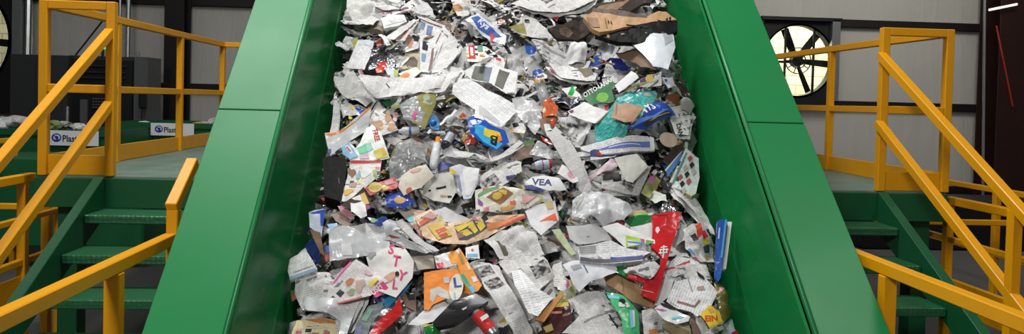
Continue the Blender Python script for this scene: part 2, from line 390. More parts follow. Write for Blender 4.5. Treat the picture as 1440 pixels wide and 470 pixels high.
part_rod('signal_lamp', 'greenlamp', t, p, p+Vector((0, 0, .06)), .035)
t = empty('electrical_cabinet', atY(197, 200, 11.3)*1, 'light grey electrical cabinet with an eye bolt at the end of the charcoal cabinets', 'cabinet'); t.location.z = 0
pbox('body', 'cabinet_light', t, 188, 207, 80, 180, 11.3, .5, 0)
bm = bmesh.new(); c = atY(193.5, 76, 11.4)
for i in range(14):
    a, b_ = 2*pi*i/14, 2*pi*(i+1)/14; bar(bm, c+Vector((.028*cos(a), 0, .028*sin(a))), c+Vector((.028*cos(b_), 0, .028*sin(b_))), .01, .01)
finish(bm, 'eye_bolt', 'steel', t)
o = pbox('hanging_controller', 'black', None, 194, 205, 126, 153, 11.1, .08, bevel=.02); tag(o, 'black pendant controller hanging in front of the light grey cabinet', 'controller')
o = conduit('cord', 'thin cord under the black pendant controller', 'cord', atY(200, 153, 11.13), atY(198, 178, 11.13), .01, 'black')
conduit('pole', 'short bright steel pole behind the nearer green bin', 'pole', atY(95, 150, 9.7), atY(94, 195, 9.7), .018)
def text_mesh(s, bold=0.02):
    cu = bpy.data.curves.new('txt', 'FONT'); cu.body = s; cu.size = 1; cu.offset = bold; cu.resolution_u = 2
    ob = bpy.data.objects.new('txt', cu); COL.objects.link(ob)
    dg = bpy.context.evaluated_depsgraph_get(); me = bpy.data.meshes.new_from_object(ob.evaluated_get(dg))
    vs = [(v.co.x, v.co.y) for v in me.vertices]; fs = [tuple(p.vertices) for p in me.polygons]
    bpy.data.objects.remove(ob); bpy.data.meshes.remove(me); bpy.data.curves.remove(cu)
    return vs, fs
def bin_(px0, px1, py, Y, label):
    a = atY(px0, py, Y); b_ = atY(px1, py+.03*(px1-px0), Y)
    t = empty('sorting_bin', ((a.x+b_.x)/2, Y+.5, 0), label, 'bin'); zt = (a.z+b_.z)/2
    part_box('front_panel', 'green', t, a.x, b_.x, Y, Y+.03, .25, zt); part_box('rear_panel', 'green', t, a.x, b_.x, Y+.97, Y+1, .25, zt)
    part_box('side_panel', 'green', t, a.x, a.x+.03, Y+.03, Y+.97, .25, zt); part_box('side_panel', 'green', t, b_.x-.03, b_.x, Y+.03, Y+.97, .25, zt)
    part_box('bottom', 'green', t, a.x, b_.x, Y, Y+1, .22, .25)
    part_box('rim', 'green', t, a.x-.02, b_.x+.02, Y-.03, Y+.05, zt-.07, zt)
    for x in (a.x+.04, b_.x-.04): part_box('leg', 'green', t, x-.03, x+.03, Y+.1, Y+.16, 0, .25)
    return t, zt, a.x, b_.x
def sign(px0, px1, py0, py1, Y, label):
    pa, pb = atY(px0, py0, Y), atY(px1, py1, Y)
    z1 = atY((px0+px1)/2, (py0), Y).z; z0 = atY((px0+px1)/2, py1, Y).z
    t = empty('sign', ((pa.x+pb.x)/2, Y, (z0+z1)/2), label, 'sign', None)
    part_box('board', 'white', t, pa.x, pb.x, Y-.012, Y-.002, z0, z1, bevel=.001)
    W, Hh = pb.x-pa.x, z1-z0
    bm = bmesh.new(); c = Vector((pa.x+W*.19, Y-.014, z0+Hh*.52))
    for rr, off, n in ((.29, 0, 24),):
        pts = [bm.verts.new(c+Vector((rr*Hh*1.1*cos(2*pi*i/n), 0, rr*Hh*sin(2*pi*i/n)))) for i in range(n)]
        bm.faces.new(pts)
    finish(bm, 'logo', 'blue', t)
    bm = bmesh.new()      # white swirl in the logo
    for q0, q1, rr in ((-.6, 1.9, .17), (2.4, 4.6, .1)):
        pr = None
        for i in range(9):
            a = q0+(q1-q0)*i/8; v = c+Vector((rr*Hh*1.3*cos(a)-.02*Hh, -.002, rr*Hh*sin(a)))
            if pr is not None: bar(bm, pr, v, .012, .012)
            pr = v
    finish(bm, 'logo_swirl', 'white', t)
    vs, fs = text_mesh('Plastic', .02); bm = bmesh.new(); s = Hh*.62
    V = [bm.verts.new((pa.x+W*.30+x*s*.85, Y-.0145, z0+Hh*.27+y*s)) for x, y in vs]
    for f in fs: bm.faces.new([V[i] for i in f])
    finish(bm, 'lettering', 'blackink', t)
bin_(-60, 158, 178.5, 9.0, 'dark green sorting bin full of paper behind the left stair rails, nearer one')
bin_(160, 311, 170.5, 10.3, 'dark green sorting bin with a sign behind the left walkway, farther one')
sign(66.5, 139, 184, 205, 8.96, 'white Plastic sign on the nearer green bin behind the stair rails')
sign(212.5, 273, 173.5, 191, 10.26, 'white Plastic sign on the farther green bin behind the walkway toe board')

# ------------------------------------------------------------------ walkway platforms, stairs, railings
TB = .052
def platform(side, xa, xb, label):
    # xa outer edge, xb inner edge (toward the conveyor)
    l, r = min(xa, xb), max(xa, xb)
    t = empty('raised_platform', ((l+r)/2, 6.5, 0), label, 'platform')
    n = 3
    for i in range(n):
        y0 = 4.9+(8.45-4.9)*i/n; y1 = 4.9+(8.45-4.9)*(i+1)/n
        part_box('deck_plate', 'deck', t, l, r, y0+.002, y1-.002, 1.165, 1.177, bevel=.001)
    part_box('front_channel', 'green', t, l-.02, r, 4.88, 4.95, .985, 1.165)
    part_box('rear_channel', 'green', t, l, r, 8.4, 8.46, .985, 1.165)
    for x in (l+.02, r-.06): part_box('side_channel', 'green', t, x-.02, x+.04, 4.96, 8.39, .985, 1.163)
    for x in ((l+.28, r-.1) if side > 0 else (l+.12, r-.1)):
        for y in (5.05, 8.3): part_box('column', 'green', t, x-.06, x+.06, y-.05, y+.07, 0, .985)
platform(-1, -2.55, -1.27, 'left raised walkway platform with a worn grey-green deck')
platform(1, 3.16, 1.77, 'right raised walkway platform with a dark green edge channel')
def front_frame(x0, x1, label):
    t = empty('guard_frame', ((x0+x1)/2, 4.925, 1.177), label, 'railing')
    for x in (x0+TB/2, x1-TB/2): part_bar('post', 'yellow', t, E(x, 4.905, -.523), E(x, 4.905, .535))
    part_bar('top_rail', 'yellow', t, E(x0+TB, 4.905, .509), E(x1-TB, 4.905, .509))
    part_bar('mid_rail', 'yellow', t, E(x0+TB, 4.905, 0.005), E(x1-TB, 4.905, 0.005), TB*.9)
    part_box('toe_board', 'yellow', t, x0+TB, x1-TB, 4.9, 4.91, 1.18, 1.303)
front_frame(-2.555, -2.11, 'yellow guard frame at the top of the left stairs')
front_frame(2.685, 3.165, 'yellow guard frame at the top of the right stairs')
def side_rail(x, posts, y1, sgn, label):
    t = empty('guardrail', (x, 6.5, 1.177), label, 'railing')
    part_bar('top_rail', 'yellow', t, E(x, 4.935, .51), E(x, y1, .51), .054); part_bar('mid_rail', 'yellow', t, E(x, 4.935, .005), E(x, y1, .005), .044)
    for y in posts+[y1]: part_bar('post', 'yellow', t, E(x, y, -.523), E(x, y, .485))
    part_box('toe_board', 'yellow', t, x-.005, x+.005, 4.93, y1, 1.18, 1.303)
    x2 = x-sgn*1.18
    part_bar('top_rail', 'yellow', t, E(x, y1, .51), E(x2, y1, .51)); part_bar('mid_rail', 'yellow', t, E(x, y1, .005), E(x2, y1, .005))
    part_bar('post', 'yellow', t, E(x2, y1, -.523), E(x2, y1, .51))
side_rail(-2.52, [5.87, 7.15], 8.38, -1, 'yellow guardrail receding along the left walkway')
side_rail(3.13, [6.5], 8.38, 1, 'yellow guardrail receding along the right walkway')
SL = .623
def stairs(xo, xi, sgn, label, lab2, lab3):
    t = empty('staircase', ((xo+xi)/2, 4, 0), label, 'stairs')
    for x in (xo, xi):
        y0, z0, y1, z1 = 4.87, -.60, 3.2, -1.6
        bm = bmesh.new(); vs = []
        for (y, z) in ((4.88, -.525), (4.88, -.78), (3.13, -1.7), (2.95, -1.7), (2.95, -1.66)): vs.append((bm.verts.new(E(x-.03, y, z)), bm.verts.new(E(x+.03, y, z))))
        bm.faces.new([v[0] for v in vs]); bm.faces.new([v[1] for v in vs][::-1])
        for i in range(5): a, b_ = vs[i], vs[(i+1) % 5]; bm.faces.new((a[0], a[1], b_[1], b_[0]))
        finish(bm, 'stringer', 'green', t, .003)
    for i in range(5):
        z = -.72-.18*i; yf = 4.62-.25*i
        l, r = min(xo, xi)+.032, max(xo, xi)-.032
        bm = bmesh.new(); box(bm, l, r, yf, yf+.29 if i else 4.875, z+1.7-.05, z+1.7); o = finish(bm, 'tread', 'tread', t, .006)
    # outer handrail
    h = empty('stair_handrail', (xo, 4.0, .5), lab2, 'railing')
    x = xo+(.045 if sgn < 0 else -.035)
    for zt in (.355, -.085):
        part_bar('sloping_rail', 'yellow', h, E(x, 4.90, zt), E(x, 3.30, zt-SL*1.60), TB, TB)
    for y in (3.62, 3.33): part_bar('post', 'yellow', h, E(x-sgn*.0, y, -1.55), E(x, y, .33-SL*(4.9-y)))
    # inner handrail and the level rail in front of it
    h = empty('entry_handrail', (xi, 2.6, 0), lab3, 'railing')
    x = -1.287 if sgn < 0 else 1.775
    ye = 3.60 if sgn < 0 else 3.78
    part_bar('level_rail', 'yellow', h, E(x, 1.7, -.656), E(x, ye, -.656), TB, TB)
    part_bar('post', 'yellow', h, E(x, 3.0 if sgn < 0 else 3.12, -1.7), E(x, 3.0 if sgn < 0 else 3.12, -.683), TB*1.1, TB)
    part_bar('post', 'yellow', h, E(x, ye, -1.5), E(x, ye, -.53))
    part_bar('post', 'yellow', h, E(x, 1.75, -1.7), E(x, 1.75, -.683))
    part_bar('sloping_rail', 'yellow', h, E(x, ye-.03, -.52), E(x, ye+.24, -.52+SL*.30), TB, TB)
stairs(-2.19, -1.30, -1, 'dark green steel staircase left of the conveyor', 'yellow handrail pair sloping down the left staircase', 'thick yellow handrail in the lower left corner beside the conveyor')
stairs(2.72, 1.80, 1, 'dark green steel staircase right of the conveyor', 'yellow handrail pair sloping down the right staircase', 'thick yellow handrail in the lower right corner beside the conveyor')
# lower walkways outside the stairs
def lower(x, sgn, label):
    t = empty('lower_guardrail', (x, 4, .4), label, 'railing')
    for z, th, ye in (((-.55, TB, 5.03), (-.80, .035, 5.38), (-1.06, .04, 5.30)) if sgn < 0 else ((-.585, TB, 5.0), (-.84, .035, 5.35), (-1.12, .045, 5.3))):
        part_bar('rail', 'yellow', t, E(x, 2.9, z), E(x, ye, z), TB if z > -.6 else .035, th)
    part_box('toe_board', 'yellow', t, x-.006, x+.006, 2.9, 5.3, .40, .56)
    for y in ((4.93, 3.2) if sgn < 0 else (4.99, 3.2)): part_bar('post', 'yellow', t, E(x, y, -1.7), E(x, y, -.57))
    if sgn < 0: part_bar('post', 'yellow', t, E(x, 5.36, -1.7), E(x, 5.36, -.72)); part_bar('post', 'yellow', t, E(x+sgn*.08, 5.36, -1.7), E(x+sgn*.08, 5.36, -.72))
    part_bar('cross_rail', 'yellow', t, E(x+.05, 5.6, -.82), E(x+sgn*1.4, 5.6, -.82), .04, .04)
lower(-2.66, -1, 'lower yellow guardrail left of the left staircase')
lower(3.24, 1, 'lower yellow guardrail right of the right staircase')
def far_rail(x, y0, y1, label, ps, zz=(-.60, -1.1)):
    t = empty('far_guardrail', (x, (y0+y1)/2, 0), label, 'railing')
    for z in zz: part_bar('rail', 'yellow', t, E(x, y0, z), E(x, y1, z), .045, .045)
    for y in ps: part_bar('post', 'yellow', t, E(x, y, -1.7), E(x, y, zz[0]))
far_rail(4.45, 4.6, 9.2, 'far yellow guardrail in front of the right maroon column', [4.7, 6.22, 9.1], (-.64, -1.17))
far_rail(-4.3, 4.8, 7.9, 'far yellow guardrail at the left edge behind the stair rails', [4.9, 6.4, 7.8], (-.50, -.75))
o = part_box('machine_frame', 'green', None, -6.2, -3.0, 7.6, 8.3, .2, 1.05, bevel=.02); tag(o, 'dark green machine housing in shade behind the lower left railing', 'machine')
o = part_box('machine_frame', 'black', None, 4.9, 7.6, 9.2, 9.9, .0, .62, bevel=.02); tag(o, 'low black machine in shade behind the far right railing', 'machine')

# ------------------------------------------------------------------ conveyor
TH = radians(43.6); CX = .27
TV = Vector((0, cos(TH), sin(TH))); NV = Vector((0, -sin(TH), cos(TH)))
ORG = Vector((CX, 2.945, -.885+1.7))
def C(a, s, h): return ORG + Vector((a, 0, 0)) + TV*s + NV*h
def pix2as(x, y, h):
    d = ray(x, y); k = ((ORG+NV*h-EYE).dot(NV))/d.dot(NV); p = EYE+d*k-ORG-NV*h
    return p.x, p.dot(TV)
conv = empty('conveyor', (CX, 3.5, 0), 'wide green inclined conveyor trough carrying the heap of waste paper', 'conveyor')
S0, S1 = -1.3, 4.4
def cquad(bm, pts, th, nrm):
    a = [bm.verts.new(p) for p in pts]; b_ = [bm.verts.new(p-nrm*th) for p in pts]; n = len(pts)
    bm.faces.new(a); bm.faces.new(b_[::-1])
    for i in range(n): bm.faces.new((a[i], b_[i], b_[(i+1) % n], a[(i+1) % n]))
SEAM = 1.175
for sg in (-1, 1):
    for s0, s1 in ((S0, SEAM-.003), (SEAM+.003, S1)):
        bm = bmesh.new(); cquad(bm, [C(sg*1.13, s0, 0), C(sg*1.43, s0, 0), C(sg*1.43, s1, 0), C(sg*1.13, s1, 0)], .012, NV)
        finish(bm, 'top_flange', 'flange', conv, .003)
        bm = bmesh.new(); cquad(bm, [C(sg*1.418, s0, -.012), C(sg*1.43, s0, -.012), C(sg*1.43, s1, -.012), C(sg*1.418, s1, -.012)], .16, NV)
        finish(bm, 'outer_lip', 'flange', conv, .002)
        if s0 > 0: continue
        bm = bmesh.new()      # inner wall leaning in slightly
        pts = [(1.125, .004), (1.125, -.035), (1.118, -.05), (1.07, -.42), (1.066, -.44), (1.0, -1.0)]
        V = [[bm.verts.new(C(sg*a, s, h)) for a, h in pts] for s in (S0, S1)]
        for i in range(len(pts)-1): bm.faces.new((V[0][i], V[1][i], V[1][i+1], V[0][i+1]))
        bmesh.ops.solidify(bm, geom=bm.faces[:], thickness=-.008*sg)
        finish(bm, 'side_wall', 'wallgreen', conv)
    bm = bmesh.new(); rod(bm, C(sg*1.127, S0, .0), C(sg*1.127, S1, .0), .012, 10); finish(bm, 'edge_roll', 'flange', conv, smooth=True)
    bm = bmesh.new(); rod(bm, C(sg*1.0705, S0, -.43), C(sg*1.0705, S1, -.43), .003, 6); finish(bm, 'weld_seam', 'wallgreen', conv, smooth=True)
    for s in (-.5, .45, 2.3):
        a = C(sg*1.3, s, -.014)
        bm = bmesh.new(); bar(bm, C(sg*1.3, s, -.015), C(sg*1.2, s, -.95), .08, .02, TV); finish(bm, 'rib', 'flange', conv)
    for s in (.0, 1.9):
        p = C(sg*1.25, s, -1.0); 
        if p.z > .1: part_bar('support_leg', 'flange', conv, (p.x, p.y, 0), (p.x, p.y, p.z), .1, .1)
bm = bmesh.new(); cquad(bm, [C(-1.0, S0, -.95), C(1.0, S0, -.95), C(1.0, S1, -.95), C(-1.0, S1, -.95)], .02, NV); finish(bm, 'belt', 'rubber', conv)
bm = bmesh.new(); cquad(bm, [C(-1.25, S0, -1.0), C(1.25, S0, -1.0), C(1.25, S1, -1.0), C(-1.25, S1, -1.0)], .08, NV); finish(bm, 'bed_frame', 'green', conv)

# ================================================================== the heap
rng = random.Random(7)
def heapH(a, s):
    h = -.56 + .035*max(0, s) + .07*noise.noise(Vector((a*1.7, s*1.7, 3.1))) + .035*noise.noise(Vector((a*4.5, s*4.5, 9.2)))
    e = abs(a)/1.06
    h -= .09*max(0, e-.80)/.2
    if a > .45: h += .20*max(0, min(1, (s-1.05)/.6))*min(1, (a-.45)/.35)     # carton corner
    return h
def place(x, y, lay=0.):
    h = heapH(0, 1.0)+lay
    for _ in range(7):
        a, s = pix2as(x, y, h); h = .5*h+.5*(heapH(a, s)+lay)
    return pix2as(x, y, h)

# base of the heap: packed paper, uncountable
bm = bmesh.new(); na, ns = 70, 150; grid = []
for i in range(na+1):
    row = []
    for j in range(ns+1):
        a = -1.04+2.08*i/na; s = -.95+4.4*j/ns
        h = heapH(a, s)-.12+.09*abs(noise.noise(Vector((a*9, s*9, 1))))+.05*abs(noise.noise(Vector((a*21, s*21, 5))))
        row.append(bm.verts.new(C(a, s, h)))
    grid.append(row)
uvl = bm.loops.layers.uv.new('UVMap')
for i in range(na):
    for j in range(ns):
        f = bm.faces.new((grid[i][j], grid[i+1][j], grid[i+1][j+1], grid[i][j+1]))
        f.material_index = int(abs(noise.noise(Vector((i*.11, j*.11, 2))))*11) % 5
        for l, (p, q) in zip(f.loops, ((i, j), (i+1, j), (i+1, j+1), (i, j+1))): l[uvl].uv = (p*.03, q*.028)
o = finish(bm, 'packed_waste_paper', ['c:.09,.09,.09', 'c:.05,.045,.04', 'news2', 'c:.03,.03,.032', 'news'])  # dark tones put the shade of the gaps into the paper colour
tag(o, 'packed waste paper filling the trough under the loose sheets', 'waste paper', kind='stuff')

def in_ellipse(spec):
    cx, cy, rx, ry = spec[:4]; rot = radians(spec[4]) if len(spec) > 4 else 0
    out = []
    irr = rx >= 12 and len(spec) < 5; q0 = cx*.37+cy*.73
    for i in range(18):
        a = 2*pi*i/18; k_ = 1+(.28*sin(a*2+q0)+.2*sin(a*3+q0*2.3)+.1*sin(a*5+q0*1.7) if irr else 0); u, v = rx*k_*cos(a), ry*k_*sin(a); out.append((cx+u*cos(rot)-v*sin(rot), cy+u*sin(rot)+v*cos(rot)))
    return out
TILES = {'A1': (470, 0, 5), 'A2': (700, 0, 5), 'A3': (440, 94, 5), 'A4': (660, 94, 5), 'A5': (790, 94, 5), 'A6': (440, 188, 5), 'A7': (620, 188, 5), 'A8': (800, 188, 5),
         'B1': (420, 282, 5), 'B2': (600, 282, 5), 'B3': (800, 282, 5), 'B4': (395, 376, 5), 'B5': (580, 376, 5), 'B6': (780, 376, 5),
         'C5': (600, 110, 3.917), 'C1': (440, 220, 3.917), 'C8': (600, 220, 3.615), 'D4': (390, 330, 3.357), 'D5': (570, 330, 3.357), 'D6': (770, 330, 3.356), 'P': (0, 0, 1)}
def parse(poly, tile):
    ox, oy, k = TILES[tile]
    if poly.startswith('o'): pts = in_ellipse([float(v) for v in poly[1:].split(',')])
    else: pts = [tuple(float(v) for v in p.split(',')) for p in poly.split()]
    return [(ox+p[0]/k, oy+p[1]/k)+tuple(p[2:]) for p in pts]

def bisect_grid(bm, step, mn, mx):
    for ax in (0, 1):
        k = math.ceil(mn[ax]/step+.01)
        while k*step < mx[ax]-1e-4:
            co = [0, 0, 0]; no = [0, 0, 0]; co[ax] = k*step; no[ax] = 1
            bmesh.ops.bisect_plane(bm, geom=bm.verts[:]+bm.edges[:]+bm.faces[:], plane_co=co, plane_no=no, dist=1e-5); k += 1
def crumple_fn(seed, amp, folds, size):
    r = random.Random(seed); ls = []
    for _ in range(folds):
        th = r.uniform(0, pi); ls.append((cos(th), sin(th), r.uniform(-.4, .4)*size, r.uniform(.4, 1)*r.choice((-1, 1))))
    ph = Vector((r.uniform(0, 50), r.uniform(0, 50), r.uniform(0, 50)))
    th = r.uniform(0, pi); ct, st = cos(th), sin(th); bd = r.uniform(-1.4, 1.4)*min(1, amp/.01)
    def f(u, v):
        p_, q_ = u*ct+v*st, -u*st+v*ct
        d = amp*2.3*(abs(noise.noise(Vector((p_*15, q_*3.5, 0))+ph))-.22)+bd*(q_*q_-.25*size*size*.25)
        for cx, cy, o_, k in ls: d += k*min(abs(cx*u+cy*v-o_), .07)*amp*22
        q = Vector((u, v, 0))
        d += amp*1.6*(abs(noise.noise(q*9+ph))-.25)+amp*.9*(abs(noise.noise(q*24+ph))-.2)
        return max(-amp*4.2, min(amp*4.2, d))
    return f
KEEP = []      # spots whose large things stay uncovered: (a, s, radius)
def clear_of(a, s, pad=0.):
    return all(hypot(a-k[0], s-k[1]) > k[2]+pad for k in KEEP)
HERO = []   # (a, s, label)
def sheet(name, label, cat, polyas, m, lay, prints=(), amp=.006, folds=2, thick=0, dome=0, plane=None, step=None, uvang=0, seed=0, group=None, kind=None, follow=1., parent=None, leaves=0):
    """polyas: outline in trough coordinates. prints: [(material, [polygons in trough coordinates], extra)]"""
    n = len(polyas); ca = sum(p[0] for p in polyas)/n; cs = sum(p[1] for p in polyas)/n
    size = max(max(p[0] for p in polyas)-min(p[0] for p in polyas), max(p[1] for p in polyas)-min(p[1] for p in polyas))
    ra = (max(p[0] for p in polyas)-min(p[0] for p in polyas))/2+1e-4; rs = (max(p[1] for p in polyas)-min(p[1] for p in polyas))/2+1e-4
    step = step or max(.007, min(.018, size/22)); fn = fn0 = crumple_fn(seed, amp, folds, size)
    ux, uy = cos(uvang), sin(uvang); hc = heapH(ca, cs)
    def Hh(a, s):
        h = (heapH(a, s)*follow+hc*(1-follow))+lay+fn(a-ca, s-cs)
        if dome:
            q = ((a-ca)/ra)**2+((s-cs)/rs)**2; h += dome*max(0, 1-q*.8)
        if plane: h += plane[0]*(a-ca)+plane[1]*(s-cs)
        wallc = 1.045+.075*(h+.5)
        return h
    mats = [m]; bm = bmesh.new(); uvl = bm.loops.layers.uv.new('UVMap')
    def add(verts, faces, mi, off):
        b2 = bmesh.new()
        V = [b2.verts.new((p[0], p[1], 0)) for p in verts]
        for f in faces:
            try: b2.faces.new([V[i] for i in f])
            except ValueError: pass
        xs_, ys_ = [p[0] for p in verts], [p[1] for p in verts]
        bmesh.ops.remove_doubles(b2, verts=b2.verts[:], dist=1e-6)
        bisect_grid(b2, step, (min(xs_), min(ys_)), (max(xs_), max(ys_)))
        bmesh.ops.triangulate(b2, faces=[f for f in b2.faces if len(f.verts) > 4])
        mp = {}
        for v in b2.verts:
            a, s = v.co.x, v.co.y; h = Hh(a, s)+off
            lim = 1.05+.075*(h+.5)-.004
            a2 = max(-lim, min(lim, a)); mp[v] = (bm.verts.new(C(a2, s, h)), a, s)
        for f in b2.faces:
            try: g = bm.faces.new([mp[v][0] for v in f.verts])
            except ValueError: continue
            if g.normal.dot(NV) < 0: pass
            g.material_index = mi
            for l, v in zip(g.loops, f.verts):
                a, s = mp[v][1]-ca, mp[v][2]-cs; l[uvl].uv = (ux*a+uy*s+seed*.137, -uy*a+ux*s+seed*.071)
        b2.free()
    add(polyas, [list(range(n))], 0, 0)
    lr = random.Random(seed+77)
    for q in range(leaves):       # further leaves of the same folded paper, peeping out underneath
        dx, dy, sc, wv = lr.uniform(-.016, .016), lr.uniform(-.016, .016), lr.uniform(.97, 1.06), lr.uniform(-.12, .12)
        fn = crumple_fn(seed+500+q, amp*1.1, folds, size); co, si = cos(wv), sin(wv)
        pp = [(ca+dx+sc*((p[0]-ca)*co-(p[1]-cs)*si), cs+dy+sc*((p[0]-ca)*si+(p[1]-cs)*co)) for p in polyas]
        add(pp, [list(range(n))], 0, -.008*(q+1))
    fn = fn0
    if thick:
        top = bm.faces[:]; r = bmesh.ops.extrude_face_region(bm, geom=top)
        vs = [g for g in r['geom'] if isinstance(g, bmesh.types.BMVert)]
        for v in vs: v.co -= NV*thick
        # extrude moved the copy down: it becomes the underside
    for k, (pm, verts, faces) in enumerate(prints):
        if pm not in mats: mats.append(pm)
        add(verts, faces, mats.index(pm), .0016+.0004*k)
    c = C(ca, cs, hc+lay)
    bmesh.ops.translate(bm, verts=bm.verts[:], vec=-c)
    me = bpy.data.meshes.new(name); bm.to_mesh(me); bm.free()
    for q in mats: me.materials.append(mat(q))
    if not thick and amp > .002:
        for p in me.polygons: p.use_smooth = True
    o = new_obj(name, me, parent); o.location = c
    if parent:
        o.location = c-parent.location
        if label: o['label'] = label
    else: tag(o, label, cat, group, kind)
    return o
hero_n = [0]
def H(name, label, cat, tile, poly, m, lay=.05, prints=(), **kw):
    hero_n[0] += 1; seed = hero_n[0]; lay = lay*1.35+.005
    if name == 'newspaper' and not kw.get('thick') and 'leaves' not in kw: kw['leaves'] = 1
    def tr(px, py, extra=0): return place(px, py, lay)
    pts = [tr(p[0], p[1]) for p in parse(poly, tile)]
    # uv angle from first edge
    ang = kw.pop('ang', None)
    if ang is None: ang = atan2(pts[1][1]-pts[0][1], pts[1][0]-pts[0][0])
    pr = []
    for q in prints:
        if q[0] == 'T':
            _, pm, s, x, y, size, rot = q[:7]; sx = q[7] if len(q) > 7 else 1.
            ox, oy, k = TILES[tile]; vs, fs = text_mesh(s, .03); r = radians(rot)
            out = []
            for (u, v) in vs:
                u, v = u*size*sx, v*size; out.append(tr(ox+(x+u*cos(r)+v*sin(r))/k, oy+(y-v*cos(r)+u*sin(r))/k))
            pr.append((pm, out, fs))
        else:
            pp = [tr(p[0], p[1]) for p in parse(q[1], tile)]; pr.append((q[0], pp, [list(range(len(pp)))]))
    ca = sum(p[0] for p in pts)/len(pts); cs = sum(p[1] for p in pts)/len(pts)
    if not kw.get('hidden'): HERO.append((ca, cs, name))
    kw.pop('hidden', None)
    return sheet(name, label, cat, pts, m, lay, pr, uvang=ang, seed=seed, **kw)

def lathe(name, label, cat, tile, p0, p1, prof, lay=.05, prints=(), n=20, parts=None):
    """a round thing lying on the heap from pixel p0 to pixel p1; prof = [(t, radius m, part, material)]"""
    ox, oy, k = TILES[tile]; lay = lay*1.35
    A = place(ox+p0[0]/k, oy+p0[1]/k, lay); B = place(ox+p1[0]/k, oy+p1[1]/k, lay)
    P = C(A[0], A[1], heapH(*A)+lay); Q = C(B[0], B[1], heapH(*B)+lay)
    d = (Q-P); L = d.length; d.normalize(); u = d.orthogonal().normalized(); v = d.cross(u)
    t = empty(name, P, label, cat)
    HERO.append(((A[0]+B[0])/2, (A[1]+B[1])/2, name))
    i = 0
    while i < len(prof)-1:
        j = i+1; part, m_ = prof[i][2], prof[i][3]
        while j < len(prof)-1 and prof[j][2] == part: j += 1
        bm = bmesh.new(); rings = []; uvl = bm.loops.layers.uv.new('UVMap')
        for q in range(i, j+1):
            c = P+d*(prof[q][0]*L); rings.append([bm.verts.new(c+(u*cos(2*pi*w_/n)+v*sin(2*pi*w_/n))*prof[q][1]) for w_ in range(n)])
        for r1, r2 in zip(rings, rings[1:]):
            for w_ in range(n): bm.faces.new((r1[w_], r1[(w_+1) % n], r2[(w_+1) % n], r2[w_]))
        if i == 0: bm.faces.new(rings[0][::-1])
        if j == len(prof)-1: bm.faces.new(rings[-1])
        for f in bm.faces:
            for l in f.loops: l[uvl].uv = ((l.vert.co-P).dot(d)+.3, (l.vert.co-P).dot(u)*2)
        finish(bm, part, m_, t, smooth=True)
        i = j
    return t

WH = 'c:.78,.78,.77'; LG = 'c:.55,.55,.55'; RED = 'c:.55,.02,.02'; DK = 'c:.02,.02,.022'; NAVY = 'c:.02,.03,.16'; BLU = 'c:.03,.15,.55'; YEL = 'c:.75,.55,.04'
ORG_ = 'c:.85,.25,.01'; BRN = 'c:.10,.055,.035'; KR = 'c:.42,.25,.13'; GRN = 'c:.02,.22,.06'; CRM = 'c:.74,.68,.58'; PNK = 'c:.75,.30,.38'; TAN = 'c:.45,.28,.16'; GRY = 'c:.28,.28,.28'
HOTP = 'c:.75,.05,.22'; LBL = 'c:.35,.55,.75'; OLV = 'c:.28,.26,.06'
# -------- row 1 (top left)
H('newspaper','newspaper with small window photographs at the top left corner of the heap','newspaper','A1','165,40 190,0 250,-25 420,-25 430,40 200,88','news',.04,[(GRY,'205,8 262,0 235,50 195,45'),(GRY,'292,0 350,-10 330,50 285,55'),(DK,'365,0 400,-5 395,40 350,45')])
H('newspaper','grey newspaper fold with a purple streak near the top of the heap','newspaper','A1','330,95 450,60 560,-10 650,-20 640,30 570,60 430,108 340,112','news3',.07,[('c:.22,.04,.13','330,88 440,68 520,48 525,56 430,98 340,104')],folds=3)
H('carton','squashed grey-brown carton beside the left wall near the top','carton','A1','150,150 215,128 300,95 380,100 345,236 180,205','c:.28,.235,.18',.06,[('c:.40,.39,.38','215,130 300,97 372,102 332,188')],thick=.04)
H('card','stack of small white cards on the squashed grey-brown carton','card','A1','328,132 400,105 490,105 512,150 450,185 350,200',WH,.10,[(LG,'360,180 500,145 502,150 362,186')],thick=.02,amp=.002)
H('leaflet','narrow white leaflet strip pointing down left below the white cards','leaflet','A1','355,262 560,130 582,138 420,275',WH,.13,amp=.003)
H('leaflet','folded leaflet with a thin brown edge beside the white leaflet strip','leaflet','A1','420,290 560,160 600,135 585,180 490,290 450,300','news',.11,[('c:.3,.12,.08','440,288 570,158 576,164 452,298')])
H('letter','pale blue-white typed sheet against the left wall near the top','letter','A1','165,275 280,280 212,490 85,470','letter',.10,[('c:.55,.62,.70','178,282 272,286 262,318 168,310')],amp=.004)
H('newspaper','tent-folded white newspaper near the top centre-left','newspaper','A1','540,70 650,12 690,60 705,122 600,98','news3',.12,folds=3)
H('newspaper','car advert page with a thin brown border and four blue photographs','newspaper','A1','563,92 782,178 700,420 665,520 605,510 600,300 608,140','letter',.11,[('c:.2,.08,.06','600,128 772,188 768,196 602,138'),('c:.2,.08,.06','764,190 772,190 700,340 696,420 670,500 660,500 688,340'),('c:.12,.18,.35','608,150 642,162 630,212 604,204'),('c:.12,.18,.35','655,175 694,186 680,250 646,240'),(DK,'622,285 664,292 655,355 618,345'),('c:.15,.25,.42','615,370 645,380 638,430 612,425')],amp=.005)
H('newspaper','classified page with a dark headline band next to the car advert page','newspaper','A1','780,182 905,330 885,372 775,500 700,500 712,400','news3',.105,[('T',DK,'ifieds',788,238,62,52,1.0),('c:.12,.1,.1','700,395 712,385 770,440 762,455')],amp=.004)
H('flyer','white flyer with a red block and rows of tiny pictures near the top','flyer','A1','925,308 1060,338 1205,420 1195,480 935,452','ad2',.10,[(RED,'943,315 986,320 994,432 950,428'),(WH,'955,335 975,338 978,405 960,402'),('c:.10,.3,.2','1005,330 1042,332 1046,376 1008,374'),(DK,'1062,378 1090,360 1105,380 1075,398'),(DK,'1112,400 1140,385 1152,402 1122,420')])
